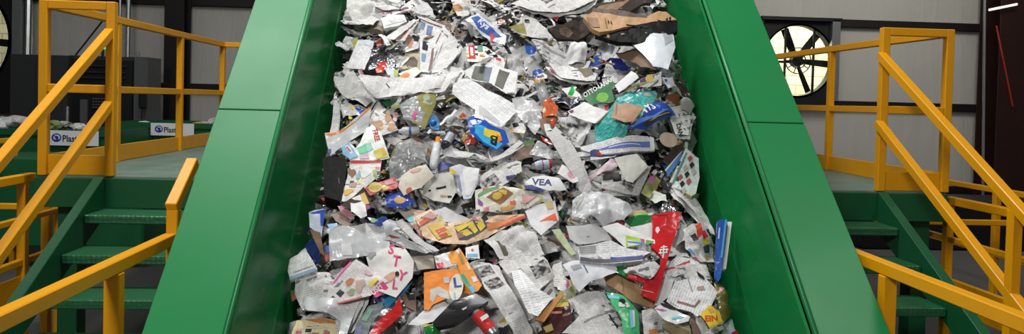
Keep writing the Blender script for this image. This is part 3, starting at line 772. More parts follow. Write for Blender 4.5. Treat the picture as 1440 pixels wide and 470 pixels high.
H('package','blue and white printed package with a red dot near the top centre','package','A1','920,135 1010,88 1210,250 1200,315 1060,262','g:.72,.74,.78',.115,[('c:.03,.10,.42','960,130 1012,108 1185,262 1110,262 1010,205'),('T',WH,'Kys',1005,160,60,40,1.),(RED,'o1110,262,20,22')])
H('flyer','white leaflet with an orange oval picture at the top edge','flyer','A1','815,-20 945,-20 952,92 868,102','news',.09,[('c:.45,.18,.03','o868,45,36,20,15')])
H('photo_page','magazine page with a face photograph below the white leaflet strip','magazine','A1','480,290 560,245 604,260 592,340 500,362','gloss',.09,[('c:.55,.25,.15','o530,290,26,36'),(DK,'548,248 598,262 590,300 560,290')])
H('card','yellowish card with a dark brown blot left of the car advert page','card','A1','500,362 606,350 602,480 470,478','c:.50,.44,.28',.08,[('c:.10,.065,.035','500,402 560,392 590,425 582,462 520,468 498,440')])
H('foil','crinkled silver foil below the typed sheet','foil','A1','235,372 330,352 425,400 420,480 240,485','foil',.07,amp=.012)
H('bag','black crinkled film above the silver foil','bag','A1','250,345 340,330 395,352 360,398 270,392','g:.02,.02,.025',.075,amp=.012)
H('wrapper','small glossy red wrapper under the silver foil','wrapper','A1','310,442 362,434 372,480 315,484','g:.6,.03,.02',.09)
H('wrapper','dark red wrapper beside the pale blue-white typed sheet','wrapper','A1','285,285 330,268 350,300 300,318','g:.3,.04,.02',.08)
# -------- row 1 right
H('newspaper','bunch of grey newspaper folds along the top centre of the heap','newspaper','A2','100,60 230,10 420,-20 720,-25 680,60 600,92 430,132 220,105','news',.08,[(RED,'380,125 428,130 414,156')],folds=5,amp=.012)
H('newspaper','triangular grey newspaper fold under the top bunch','newspaper','A2','195,108 270,138 412,268 250,262 90,222 130,180','news',.10,[(OLV,'75,205 182,160 205,238 120,225')],folds=3)
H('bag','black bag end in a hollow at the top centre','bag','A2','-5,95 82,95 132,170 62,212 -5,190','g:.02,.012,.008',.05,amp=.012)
H('newspaper','long striped newspaper bundle running down right from the top','newspaper','A2','238,275 300,278 560,398 655,420 625,490 430,500 300,380','news3',.11,[(GRY,'262,290 300,292 540,425 520,430'),(LG,'300,340 420,410 500,470 480,474 400,420')],folds=3,thick=.02)
H('napkin','crumpled white paper just left of the big torn carton','paper','A2','480,372 530,252 602,262 634,330 622,398 520,412',WH,.15,amp=.016,folds=4,dome=.03)
H('bag','small blue label among grey papers near the top centre','label','A2','190,322 242,320 304,356 280,402 200,372','g:.03,.10,.42',.09)
H('carton','long dark folded carton flap behind the torn kraft carton','carton','A2','350,218 560,95 700,-15 1060,-25 1065,66 700,152 560,250 420,262','c:.05,.038,.032',.13,[('c:.30,.17,.09','640,70 720,8 800,-5 945,-8 860,38 720,72'),('c:.12,.075,.05','430,200 500,180 540,210 500,245 440,235')],amp=.01,thick=.02)  # lighter brown print paints the highlight on the dark flap
kraft = H('carton','big torn kraft carton with black print touching the right wall','carton','A2','580,250 690,152 1060,66 1140,38 1190,62 1262,122 780,268 700,318 650,325','c:.50,.29,.14',.225,[('c:.09,.07,.055','655,155 800,115 1060,64 1062,74 900,118 700,172 640,185'),(DK,'900,178 985,156 988,164 903,186'),(DK,'1000,150 1070,134 1072,146 1003,162'),(DK,'1190,102 1202,99 1206,122 1194,124'),(DK,'1210,100 1222,98 1224,118 1214,120'),('c:.25,.14,.07','735,200 745,200 760,262 750,265'),(DK,'760,205 770,203 775,218 765,220'),(DK,'782,200 792,198 797,213 787,215'),('c:.32,.18,.10','600,250 680,230 700,290 650,315 610,290')],thick=.03,amp=.003,follow=.15)
H('side_panel','glossy black side panel','carton','A2','700,318 780,268 1262,122 1275,180 1100,235 780,335 670,330','c:.009,.009,.009',.215,[('c:.35,.2,.1','752,300 772,292 778,318 760,326'),('c:.2,.2,.2','860,262 885,254 888,262 864,272'),('c:.2,.2,.2','1040,196 1058,190 1060,197 1043,203')],amp=.004,thick=.03,follow=.3,parent=kraft)
H('jug','milky white plastic tub wedged under the black carton side','container','A2','850,330 1000,290 1205,250 1238,372 1200,480 1090,480','milky',.135,[('g:.45,.48,.52','1150,285 1205,262 1222,330 1170,350'),('g:.35,.38,.42','850,330 1000,292 1150,262 1160,275 1010,310 870,345')],dome=.03,amp=.003,follow=.3)
H('kraft_wrap','rolled brown wrapping paper in front of the milky tub','paper','A2','830,350 960,350 1110,450 1120,480 1000,480 860,400','c:.22,.135,.075',.13,dome=.03,amp=.006)
H('wrapper','shiny navy foil wrapper left of the rolled brown wrapping','wrapper','A2','780,402 870,398 945,440 935,480 830,478','g:.02,.03,.22',.12,amp=.014)
# -------- row 2 left
H('newspaper','slumped grey newspaper against the left wall above the black crate','newspaper','A3','155,62 280,38 335,100 445,232 405,292 220,205 150,125','news',.08,[('c:.15,.15,.15','235,70 262,66 255,150 228,140')],folds=4,amp=.01)
H('newspaper','long curved white newspaper draped across the upper left of the heap','newspaper','A3','310,100 420,112 620,112 760,108 935,28 965,60 905,170 700,212 450,238 380,190','news3',.12,[(DK,'500,130 506,130 545,185 538,188'),(GRY,'450,236 700,208 860,180 850,190 700,220 460,244')],folds=3,amp=.008,dome=.03)
H('newspaper','striped newspaper leaves fanned beside the handwritten sheet','newspaper','A3','760,30 900,-15 1085,-10 1000,162 885,182 930,90','news3',.10,[('c:.3,.2,.2','800,30 900,0 905,8 810,42'),(GRY,'850,110 960,40 966,52 866,124'),(GRY,'960,150 1040,20 1050,24 975,158')],folds=4,amp=.01)
H('photo_page','page with a brown hair photograph above the curved white newspaper','magazine','A3','350,60 462,76 525,108 480,116 395,104','c:.20,.10,.07',.13,[('c:.35,.05,.18','510,62 542,58 552,110 518,108')])
H('wrapper','small shiny red wrapper above the curved white newspaper','wrapper','A3','440,0 500,0 497,50 446,46','g:.65,.05,.02',.13)
H('carton','small white and pale blue carton beside the red wrapper','carton','A3','502,-5 562,0 602,20 590,85 540,92','c:.6,.7,.78',.125,[('c:.45,.5,.1','565,10 602,22 592,80 572,75')])
H('flyer','food flyer with an orange picture above the curved white newspaper','flyer','A3','600,50 720,-10 770,30 700,90 610,98','p:.66,.66,.58',.12,[('c:.75,.28,.08','o648,66,34,20,-20')])
H('blister_pack','smoky clear plastic clamshell with an olive green rim','package','A3','605,280 742,228 862,188 875,250 785,445 640,375','filmgrey',.12,[(OLV,'735,240 780,198 850,190 868,240 855,300 785,445 755,420 700,410 690,395 760,410 790,350 745,290'),('c:.40,.45,.35','o805,262,38,30'),('c:.2,.22,.1','o820,268,18,18'),('c:.6,.08,.25','o715,366,20,20')],dome=.03,amp=.003)
H('lid','dark olive lid beside the clamshell','lid','A3','862,195 1012,202 1004,226 960,270 920,292 868,290','g:.045,.04,.015',.13,[(OLV,'1000,202 1014,202 1002,232 940,278 930,272 985,228')],dome=.03,amp=.003)
H('newspaper','upright newspaper strip along the left wall above the black crate','newspaper','A3','150,190 166,190 185,330 178,480 118,476 140,330','news3',.11,folds=1)
H('wrapper','blue and yellow wrapper beside the wall newspaper strip','wrapper','A3','195,250 262,238 390,300 402,326 330,322 210,345','g:.62,.6,.62',.10,[('g:.03,.08,.45','290,256 388,298 398,324 332,320'),(YEL,'262,246 286,250 284,276 262,272'),(YEL,'250,342 276,340 276,366 252,368')],amp=.012)
H('bag','white plastic bag with an orange stripe beside the left wall','bag','A3','85,480 165,462 400,308 412,330 385,460 300,500 125,640 100,560','g:.60,.61,.62',.125,[('g:.85,.22,.03','165,462 300,380 398,308 410,322 270,410 120,500 90,492'),('c:.04,.06,.3','108,600 130,590 132,625 112,632')],amp=.008)
H('leaflet','leaflet with food pictures left of the clamshell','leaflet','A3','455,228 530,300 565,380 600,440 470,475 375,475 370,385','p:.66,.63,.60',.115,[('c:.50,.30,.18','o452,405,42,28'),('c:.42,.24,.12','o528,350,26,36'),('c:.55,.33,.18','o556,422,38,20'),('c:.70,.45,.48','o580,340,22,32'),(GRY,'455,228 462,232 395,370 388,366')])
H('wrapper','small green wrapper at the tip of the food leaflet','wrapper','A3','480,236 545,232 560,262 515,280','g:.02,.16,.06',.11)
H('lid','small olive cup lid left of the clamshell','lid','A3','548,262 605,245 615,290 580,308 550,290','c:.30,.32,.14',.125,dome=.01)
lathe('round_lid','round blue bottle cap below the clamshell','cap','A3',(855,405),(848,398),[(0,.016,'top','g:.02,.20,.62'),(.4,.019,'top','g:.02,.20,.62'),(3,.019,'top','g:.02,.20,.62')],lay=.15)
H('bag','crinkled light blue film behind the blue bottle cap','bag','A3','815,380 860,362 895,400 885,450 830,460','g:.10,.28,.55',.11,amp=.01)
lathe('bottle','white bottle with blue print lying below the food leaflet','bottle','A3',(602,455),(752,448),[(0,.010,'cap','c:.7,.7,.7'),(.12,.012,'body','g:.76,.77,.8'),(.2,.021,'body','g:.76,.77,.8'),(.5,.024,'label','g:.06,.16,.5'),(.62,.024,'body','g:.76,.77,.8'),(1,.022,'body','g:.76,.77,.8')],lay=.10)
H('letter','large creased white sheet with faint handwriting in the upper middle','letter','C5','145,45 200,5 240,10 480,150 492,190 412,272 262,218 268,172 140,84','letter',.16,[('c:.55,.55,.55','285,150 300,150 400,240 405,262 340,225 290,200')],amp=.005,folds=3)
H('newspaper','page with two dark landscape photographs behind the large white sheet','newspaper','A4','-40,30 40,-22 160,-28 340,40 320,190 260,190 150,120 10,85','letter',.12,[('c:.10,.11,.08','38,-5 150,5 130,112 12,76'),('c:.15,.18,.25','110,0 162,5 135,116 100,105'),('c:.08,.08,.06','212,18 284,44 234,158 178,130')],amp=.004)
drink = lathe('bottle','clear drink bottle with a blue and yellow label','bottle','A4',(470,10),(530,250),[(0,.012,'neck','clear'),(.08,.026,'shoulder','clear'),(.14,.030,'label','g:.04,.10,.40'),(.34,.031,'band','g:.75,.40,.03'),(.50,.031,'body','clear'),(.85,.031,'body','clear'),(1,.022,'body','clear')],lay=.12)
H('lettering','white lettered strip','label','A4','452,62 520,42 548,60 545,82 470,88',WH,.158,[('T',NAVY,'Flash',460,84,34,-10)],amp=.001,parent=drink)
H('package','crumpled orange paper package right of the drink bottle','package','A4','518,270 562,236 627,290 612,342 515,345','g:.78,.16,.05',.14,[('c:.6,.05,.03','545,255 575,245 580,272 550,278')],amp=.012,dome=.02)
H('wrapper','brown and red crumpled wrapper under the orange package','wrapper','A4','485,400 560,345 620,350 625,380 580,450 510,470','c:.20,.10,.05',.12,[('g:.75,.05,.02','578,376 602,390 588,432 568,418'),(WH,'520,432 560,425 580,460 530,470')],amp=.014)
H('clip','bright green band on a white strip right of the drink bottle','strip','A4','650,150 715,140 775,190 790,222 690,205',WH,.11,[('g:.02,.42,.08','690,200 722,130 756,146 722,206')])
H('foil','shiny dark film below the bright green band','film','A4','660,230 770,225 765,262 700,280 655,262','g:.10,.11,.15',.10,amp=.014)
H('newspaper','wide grey newspaper left of the green lettered card','newspaper','A4','555,-10 700,0 900,60 880,110 740,105 640,80','news3',.10,[('c:.18,.16,.10','755,20 850,10 870,70 810,95'),('c:.45,.05,.1','562,28 600,50 604,68 570,50')],folds=3)
H('envelope','white envelope with a small purple logo','envelope','A5','40,315 160,245 328,316 232,398 55,332',WH,.15,[('c:.18,.03,.15','50,314 76,304 86,318 64,328'),('c:.45,.3,.2','236,394 320,318 326,324 240,402')],amp=.002)
H('card','green card with white capital lettering and a green pepper picture','card','A5','140,215 350,85 388,120 345,150 372,240 330,258 200,268','c:.025,.16,.05',.13,[('T',WH,'OTTO-LANARI',160,225,42,-31.5,.9),(LG,'345,90 386,82 392,118 375,125'),('c:.16,.42,.05','o285,222,44,34,-20')],amp=.004)
H('card','blank white card pointing up right above the green pepper card','card','A5','372,130 490,28 542,75 400,182',WH,.155,amp=.002)
H('leaflet','coupon strip with yellow and purple squares above the teal bag','leaflet','A5','408,172 560,80 700,32 702,132 540,140 480,165','news',.135,[('c:.65,.45,.08','596,58 640,50 642,100 596,106'),('c:.12,.03,.12','550,88 588,72 590,112 552,118'),('c:.35,.4,.06','408,172 545,112 620,102 540,128 412,182')],amp=.004)
H('bag','large teal speckled plastic bag under a torn kraft piece','bag','A5','232,402 350,268 392,215 480,160 662,128 684,152 640,240 600,300 560,380 470,402 455,475 430,492 250,500 240,450','s:.05,.42,.38',.145,[('c:.35,.38,.38','o612,166,34,16,-10')],amp=.010,folds=3,dome=.02)
H('kraft_piece','torn tan kraft card lying on the teal bag','card','A5','375,255 410,266 460,258 577,290 500,392 440,396 345,362','c:.44,.26,.15',.185,[('c:.25,.13,.07','382,262 390,262 385,330 376,345')],amp=.003,thick=.004)
H('snack_bag','glossy blue snack bag with white letters right of the kraft card','bag','A5','470,410 560,378 632,236 745,265 805,330 760,372 590,452 480,425','g:.02,.06,.36',.155,[('T',WH,'AYS',555,370,88,-26,.75),('c:.05,.04,.02','560,420 650,385 765,335 770,350 680,400 590,440'),('c:.45,.33,.12','600,412 700,370 750,345 752,352 640,405'),(RED,'o612,264,18,14'),('c:.10,.25,.65','480,412 560,385 640,380 740,320 742,330 650,395 500,425')],dome=.05,amp=.005)
H('newspaper','newspaper corner hanging over the right wall side below the snack bag','newspaper','A5','765,290 850,270 935,330 905,390 892,482 800,475 765,375','news',.12,[('T',DK,'DAN',805,400,44,78)],folds=2)
H('cup','crushed grey paper cup against the right wall','cup','A5','835,240 915,225 938,270 902,335 838,292','c:.38,.37,.35',.14,dome=.03)
H('wrapper','rusty brown wrapper beside the crushed grey cup','wrapper','A5','735,202 822,198 832,275 742,255','g:.20,.07,.03',.12,amp=.012)
H('film_loop','dark crinkled film loop near the right wall','film','A5','800,108 850,100 905,180 895,215 850,205','g:.05,.03,.03',.13,amp=.014)
H('wrapper','white and blue crumpled wrapper below the milky tub','wrapper','A5','705,72 780,74 792,120 742,166 712,112','g:.65,.67,.72',.14,[('g:.05,.08,.4','722,84 744,82 740,104 724,104')],amp=.014)
H('scrap','small red and pale scrap beside the envelope','paper','A5','236,268 330,262 330,305 262,290','c:.55,.52,.6',.12,[(RED,'300,270 330,264 328,304 304,298')])
# -------- row 3 right
H('card','tan round-cornered card above the dark magazine','card','A8','o700,45,66,50,20','c:.60,.45,.34',.145,amp=.002)
H('newspaper','folded newspaper with a blue printed band','newspaper','A8','78,80 200,55 560,8 596,42 606,106 400,128 190,142 90,102','letter',.14,[('c:.12,.18,.5','195,104 545,48 572,44 572,88 380,102 210,112'),('c:.7,.7,.8','280,92 500,66 502,72 282,98'),(WH,'570,10 600,20 605,100 580,100')],thick=.012,amp=.003,ang=.12)
H('magazine','dark brown magazine edge at the right wall','magazine','A8','658,190 740,88 805,68 812,102 705,218','g:.05,.03,.028',.14,amp=.002)
H('magazine','bright blue magazine edge under the dark brown one','magazine','A8','680,262 792,130 800,170 740,245 695,305','c:.08,.25,.6',.135,[(WH,'672,262 790,118 796,128 682,268')],amp=.002)
H('magazine','pale green magazine with a grid of red and dark pictures at the right wall','magazine','A8','705,335 822,102 905,195 912,330 892,425 860,442 745,360','p:.45,.52,.48',.165,[('c:.06,.18,.15','730,325 822,135 832,140 745,335')]+[(('c:.30,.04,.03', DK, 'c:.35,.3,.26', DK)[(i*2+j) % 4], f'{770+i*30+j*12},{290-i*55+j*48} {792+i*30+j*12},{275-i*55+j*48} {806+i*30+j*12},{300-i*55+j*48} {784+i*30+j*12},{322-i*55+j*48}') for i in range(3) for j in range(3)],thick=.02,amp=.002,plane=(.35,0))
H('sheet','blank cream sheet right of centre','paper','A8','320,165 480,138 558,230 450,342 402,330','c:.68,.67,.61',.15,amp=.003)
H('tissue','pink and white crumpled tissue left of the cream sheet','paper','A8','128,335 200,250 285,198 352,230 332,262 222,274 150,345','c:.66,.50,.56',.12,amp=.016)
H('packet','dark blue and white packet under the blue banded newspaper','packet','A8','145,140 180,125 380,140 330,168 245,182 150,195','c:.04,.06,.18',.125,[(WH,'150,175 240,178 330,158 330,166 245,188 150,194'),(RED,'190,150 230,148 230,170 195,172')])
H('flyer','flyer with an orange fish picture and a dark photo below the tissue','flyer','A8','230,250 370,252 410,340 370,400 235,395','ad',.11,[('c:.08,.06,.06','242,268 352,264 360,312 240,320'),('c:.80,.30,.03','246,362 300,344 334,345 322,366 262,384')])
H('newspaper','grey newspaper spread fanning below the cream sheet','newspaper','A8','150,340 230,380 400,340 500,250 575,250 485,445 300,420 200,395','news',.115,folds=3)
H('newspaper','long diagonal newspaper strip right of the middle','newspaper','P','762,160 780,176 800,196 835,262 834,282 818,268 790,225 768,190','news3',.14,folds=1)
H('wrapper','pink and green crumpled leaf wrapper left of the green magazine','wrapper','A8','500,440 560,320 600,315 640,350 600,420 560,475','c:.25,.26,.08',.12,[('c:.5,.15,.35','560,320 600,318 596,360 566,358'),(DK,'630,370 660,365 712,420 690,440')],amp=.014)
H('tissue','crumpled off-white tissue left of the green magazine','paper','A8','560,440 600,400 680,430 700,475 600,490','c:.70,.72,.66',.13,amp=.016)
# -------- row 3 middle
H('snack_bag','blue bag with a yellow block and black letter in the middle of the heap','bag','C5','222,228 262,198 352,270 432,290 455,350 382,402 310,372 240,312','g:.02,.10,.50',.15,[('g:.05,.42,.75','262,262 330,290 330,330 420,368 385,396 312,366 268,318'),('g:.85,.65,.05','318,294 402,308 416,350 392,366 312,330'),('g:.85,.25,.03','385,322 412,330 414,352 392,364 378,352'),('T',DK,'B',396,340,62,-168,1.3),(WH,'238,240 268,238 276,268 250,270')],dome=.03,amp=.004)
H('card','small red and yellow wrapper left of the blue letter bag','wrapper','C5','190,330 222,302 275,330 262,366 215,362','g:.5,.07,.04',.12,[('c:.6,.42,.1','190,330 212,305 226,320 205,345')],amp=.012)
H('newspaper','grey folded newspaper wedge under the blue letter bag','newspaper','A7','330,120 352,172 560,58 588,82 402,182 345,190','news3',.155,folds=1)
H('newspaper','flat grey newspaper roll left of the wedge','newspaper','A7','12,150 80,108 340,195 400,180 400,215 300,215 100,192','c:.42,.42,.42',.13,[('news3','80,112 330,196 300,210 110,188')],dome=.03)
H('carton','open white carton with a yellow dot in the middle','carton','A7','60,250 130,225 272,250 262,340 212,455 160,465 120,330','c:.66,.69,.74',.14,[(YEL,'o80,278,22,18'),('c:.25,.27,.35','98,300 130,300 150,420 130,410'),(WH,'150,250 268,258 255,340 205,440 175,440')],amp=.004)
lathe('bottle','small clear bottle with a pink and blue ringed label lying right of centre','bottle','A7',(640,228),(778,215),[(0,.010,'neck','clear'),(.15,.018,'body','g:.6,.62,.62'),(.3,.024,'label','g:.45,.6,.7'),(.5,.025,'stripe','g:.6,.1,.3'),(.58,.025,'label','g:.45,.6,.7'),(.85,.025,'ring','g:.6,.05,.06'),(1,.022,'ring','g:.6,.05,.06')],lay=.13)
H('newspaper','newspaper with a blue flagged heading above the blue lettered card','newspaper','A7','272,300 500,188 562,190 570,262 432,372 350,400','news',.13,[('c:.1,.15,.45','455,295 510,280 512,300 460,320'),('T',DK,'8888',470,328,44,-14)],folds=2)
H('card','white card with big blue letters right of centre','card','A7','590,340 640,300 720,288 832,310 885,400 760,405 612,362','c:.72,.72,.70',.15,[('T',NAVY,'VEA',640,358,70,5,1.1),(NAVY,'578,370 640,362 722,402 722,418 592,395')],amp=.004)
H('kraft_piece','dull brown paper right of the blue letter bag','paper','A7','490,165 582,80 655,100 642,170 562,182','c:.17,.10,.065',.11,[('c:.06,.14,.03','575,75 650,40 660,80 600,100')])
H('strip','shiny red strip right of the middle','wrapper','A7','702,20 790,70 782,92 716,52','g:.6,.04,.02',.135)
H('film','clear crumpled film below the shiny red strip','film','A7','620,145 680,60 790,110 850,120 860,160 760,180','film',.13,amp=.014)
H('leaflet','small white leaflet with a pink flower right of centre','leaflet','A7','818,280 852,218 950,268 968,335 925,342','c:.70,.67,.67',.14,[('c:.65,.3,.38','o920,285,30,22,20')],amp=.005)
H('food_flyer','creamy food flyer with a framed yellow fruit picture in the centre','flyer','C8','245,172 372,152 450,165 602,202 520,262 362,292 250,284','p:.70,.68,.56',.14,[('c:.10,.30,.10','258,196 300,172 365,160 370,170 300,195 262,212'),('c:.25,.09,.02','303,216 390,163 440,198 372,252'),('c:.65,.45,.05','o358,210,26,17,-20'),('c:.65,.45,.05','o390,190,18,12'),('c:.70,.35,.05','o410,270,34,11'),('c:.70,.10,.08','o438,245,13,14'),('c:.25,.05,.3','258,215 285,240 285,260 262,245'),('c:.6,.3,.3','480,200 560,205 500,250 490,248')],amp=.004)
H('envelope','white envelope with an orange-red flap mark right of the fruit flyer','envelope','C8','500,282 560,248 652,228 672,330 582,402 530,352','c:.72,.70,.73',.135,[('c:.85,.13,.03','572,335 652,294 666,338 640,330'),('c:.6,.45,.2','600,235 640,228 645,270 615,275')],amp=.003)
H('banana_flyer','long orange grocery flyer with a yellow banana bunch','flyer','C8','-60,300 20,258 100,330 230,305 360,292 495,292 505,310 340,385 205,440 90,440 -20,400','p:.62,.44,.28',.15,[('c:.04,.05,.09','140,345 232,318 318,330 320,350 205,420 165,420'),(YEL,'140,352 200,330 215,345 160,378'),(YEL,'205,332 232,322 262,370 245,385 215,352'),(YEL,'245,325 285,325 300,350 275,375'),(YEL,'165,380 205,365 235,385 200,402'),('c:.30,.12,.1','150,385 185,380 190,405 165,415'),('c:.80,.25,.08','305,340 370,325 490,298 440,330 310,370'),('c:.62,.06,.04','380,345 500,300 504,310 400,352'),('c:.70,.48,.3','330,310 420,298 470,298 400,320'),('c:.62,.10,.05','-40,330 5,305 20,320 -30,350'),('c:.72,.5,.08','5,345 80,335 130,395 60,420'),('c:.6,.08,.06','40,370 90,355 105,372 60,392'),('c:.6,.08,.06','60,398 100,385 110,398 75,414'),('c:.55,.3,.3','-25,305 20,275 55,300 30,318')],amp=.005,folds=2)
H('letter','white sheet peak above the banana flyer','paper','B2','-10,80 130,38 300,125 250,160 100,135','c:.66,.65,.63',.12,amp=.008)
# -------- row 3 left
H('coupon','coupon sheet with pastel boxes and the word FREE','coupon','A6','195,90 250,62 300,100 330,60 380,-40 420,-60 480,-5 540,172 440,192 260,188 240,150','p:.72,.74,.70',.14,[('T',RED,'FREE',418,-22,50,74,.8),('c:.18,.6,.4','308,100 370,70 388,130 330,150'),('c:.35,.7,.55','370,70 405,60 425,110 388,130'),('c:.75,.65,.12','425,125 500,100 532,165 450,182'),('c:.8,.45,.1','478,108 502,104 520,150 495,158'),('c:.7,.55,.65','330,155 385,140 400,180 330,182'),('c:.25,.5,.7','200,95 250,64 320,165 262,186 212,150'),(WH,'225,90 245,85 285,135 262,145'),('c:.65,.1,.1','232,98 242,95 268,125 258,132')],amp=.003)
H('magazine','recipe magazine page with a red header and a white oval','magazine','A6','265,182 482,190 470,290 362,380 300,440 190,485 200,430 242,290','p:.70,.69,.64',.15,[(RED,'268,183 480,191 476,206 262,204'),('c:.75,.75,.72','o378,262,46,36'),('c:.25,.12,.06','o272,268,24,34'),('c:.70,.42,.05','o245,405,30,22'),('c:.5,.3,.2','255,345 310,338 300,372 255,370'),('c:.25,.45,.6','o320,290,16,26'),('c:.3,.4,.15','o440,285,14,34'),('c:.5,.65,.75','232,325 262,330 256,352 226,350')],amp=.003)
H('magazine','red recipe card with a round yellow bowl picture','magazine','A6','362,378 572,298 604,352 590,382 402,434','p:.45,.07,.06',.165,[('c:.62,.48,.12','o438,378,48,38,-10'),('c:.5,.35,.08','o440,382,30,22'),('c:.65,.3,.28','500,330 560,310 572,345 512,362')],amp=.003)
H('photo_page','dark brown photo corner under the red recipe card','magazine','C1','148,270 280,170 325,262 262,290 205,292','c:.055,.035,.03',.155,[('c:.62,.38,.08','252,215 285,200 312,262 280,270'),('c:.3,.03,.2','o298,284,16,14')],amp=.004)
H('crate','black plastic crate wedged against the left wall','crate','A6','68,182 102,160 225,142 232,240 196,448 78,432','c:.006,.006,.006',.17,[('c:.12,.12,.12','178,305 182,305 186,340 182,342')],thick=.08,amp=.001,folds=0,follow=.2)
H('film','big sheet of smoky plastic film with a curved edge','film','A6','532,182 592,92 722,28 805,60 785,200 640,292 540,300','filmgrey',.15,[(OLV,'530,185 590,92 650,58 655,64 598,100 540,190')],dome=.05,amp=.012)
H('food_bag','cream paper food bag left of centre','bag','A6','600,380 622,308 792,212 852,290 762,400 640,442','c:.72,.66,.55',.165,[('c:.62,.38,.28','682,292 720,262 765,258 750,290 700,305'),('c:.55,.12,.08','o676,418,22,16,-20')],dome=.03,amp=.003)
lathe('bottle','white bottle with an orange cap lying left of the blue letter bag','bottle','A6',(882,30),(845,248),[(0,.014,'cap','g:.75,.28,.04'),(.18,.014,'cap','g:.75,.28,.04'),(.2,.020,'body','g:.76,.77,.78'),(.6,.024,'body','g:.76,.77,.78'),(.9,.022,'body','g:.76,.77,.78'),(1,.014,'body','g:.76,.77,.78')],lay=.15)
lathe('bottle','grey bottle with a black pattern beside the orange capped bottle','bottle','A6',(985,-15),(925,95),[(0,.014,'cap','c:.04,.04,.05'),(.2,.024,'body','g:.42,.46,.52'),(.75,.025,'base','g:.05,.05,.07'),(1,.020,'base','g:.05,.05,.07')],lay=.13)
H('cloth','purple-blue printed wrapper below the bottles','wrapper','A6','870,210 900,190 1000,195 1000,215 880,262','c:.16,.16,.45',.12,amp=.01)
H('card','cream card with black bars below the cream food bag','card','A6','790,330 850,280 980,260 1010,400 960,480 850,470 770,420','c:.66,.64,.58',.13,[(DK,'865,380 935,364 938,376 868,392'),(DK,'810,396 830,392 830,406 812,408'),(DK,'945,430 978,430 975,444 948,444'),('c:.6,.3,.1','895,430 940,428 940,438 898,440')],amp=.004)
H('snack_bag','small blue bag with a brown biscuit picture','bag','B1','610,-40 720,-60 800,0 820,30 740,66 620,40','g:.03,.07,.38',.15,[('c:.5,.28,.08','o712,10,42,26,10')],dome=.02)
H('tissue','crumpled white tissue below the recipe magazine','paper','B1','360,-20 430,-40 470,40 482,120 440,150 372,100',WH,.16,amp=.016,dome=.02)
H('wrapper','pink strip under the crumpled white tissue','wrapper','B1','275,50 360,55 375,95 395,130 370,140 300,95','c:.6,.28,.32',.13)
H('newspaper','long newspaper edge running right below the tissue','newspaper','B1','345,190 470,150 640,180 760,260 900,310 990,335 900,355 640,280 500,270 370,245','letter',.14,[('c:.4,.06,.05','632,240 680,246 715,262 650,264'),('c:.5,.35,.3','400,200 470,225 460,238 400,215')],folds=3)
H('package','navy and green package above the long newspaper edge','package','B1','480,110 540,122 618,114 622,150 575,180 510,155','g:.03,.06,.25',.155,[('c:.2,.45,.1','505,122 540,124 535,155 510,150')],amp=.004)
H('tissue','second crumpled white tissue right of the navy package','paper','B1','590,165 640,130 705,140 722,190 612,232','c:.70,.71,.73',.165,amp=.018)
H('coupon','slanted red and orange coupon strip left of the bananas','coupon','B1','700,70 800,60 1000,100 1000,240 900,280 850,240','p:.6,.45,.35',.13,[('c:.62,.12,.06','840,250 1000,130 1000,160 880,270'),('c:.5,.2,.2','800,180 920,150 880,190 820,215'),('c:.2,.55,.6','750,110 800,105 810,160 775,160'),('c:.75,.6,.1','820,120 880,125 880,145 830,140')],amp=.004)
H('newspaper','grey newspaper sheet edge from the blue bag down to the orange coupon','newspaper','B1','700,180 740,150 880,280 990,350 960,360 850,310','news3',.16,folds=1)
H('wrapper','blue and white wrapper high against the left wall below the crate','wrapper','B1','72,82 110,62 192,52 172,170 160,260 130,230 78,192','g:.55,.6,.7',.14,[('g:.05,.1,.45','75,85 190,55 186,75 100,95'),('g:.05,.1,.45','150,70 190,58 172,180 155,180')],amp=.01)
H('kraft_piece','brown torn cardboard strip below the blue and white wrapper','card','B1','78,200 150,220 182,392 152,372 118,300','c:.20,.12,.07',.15,amp=.004)
H('foil','dark blue foil beside the left wall','foil','B1','40,312 110,262 135,330 152,402 112,442 60,352','g:.02,.04,.16',.12,amp=.014)
H('wrapper','red and blue small wrapper right of the torn cardboard strip','wrapper','B1','180,320 222,300 240,420 190,440','c:.5,.12,.1',.12,[('c:.05,.12,.4','180,320 215,305 215,360 188,370')],amp=.01)
H('wrapper','sky blue scrap left of the pink strip','wrapper','B1','200,172 270,152 275,176 225,215',LBL,.14)
H('kraft_piece','brown paper corner left of the long newspaper edge','paper','B1','230,105 300,75 385,180 345,195 260,150','c:.30,.21,.17',.125)
H('bag','translucent white bag sheet left of the lettered magazine','bag','B1','215,240 350,200 520,280 640,300 650,360 500,400 300,420 220,440','g:.58,.59,.60',.135,[(WH,'300,320 370,310 380,390 310,395')],amp=.010)
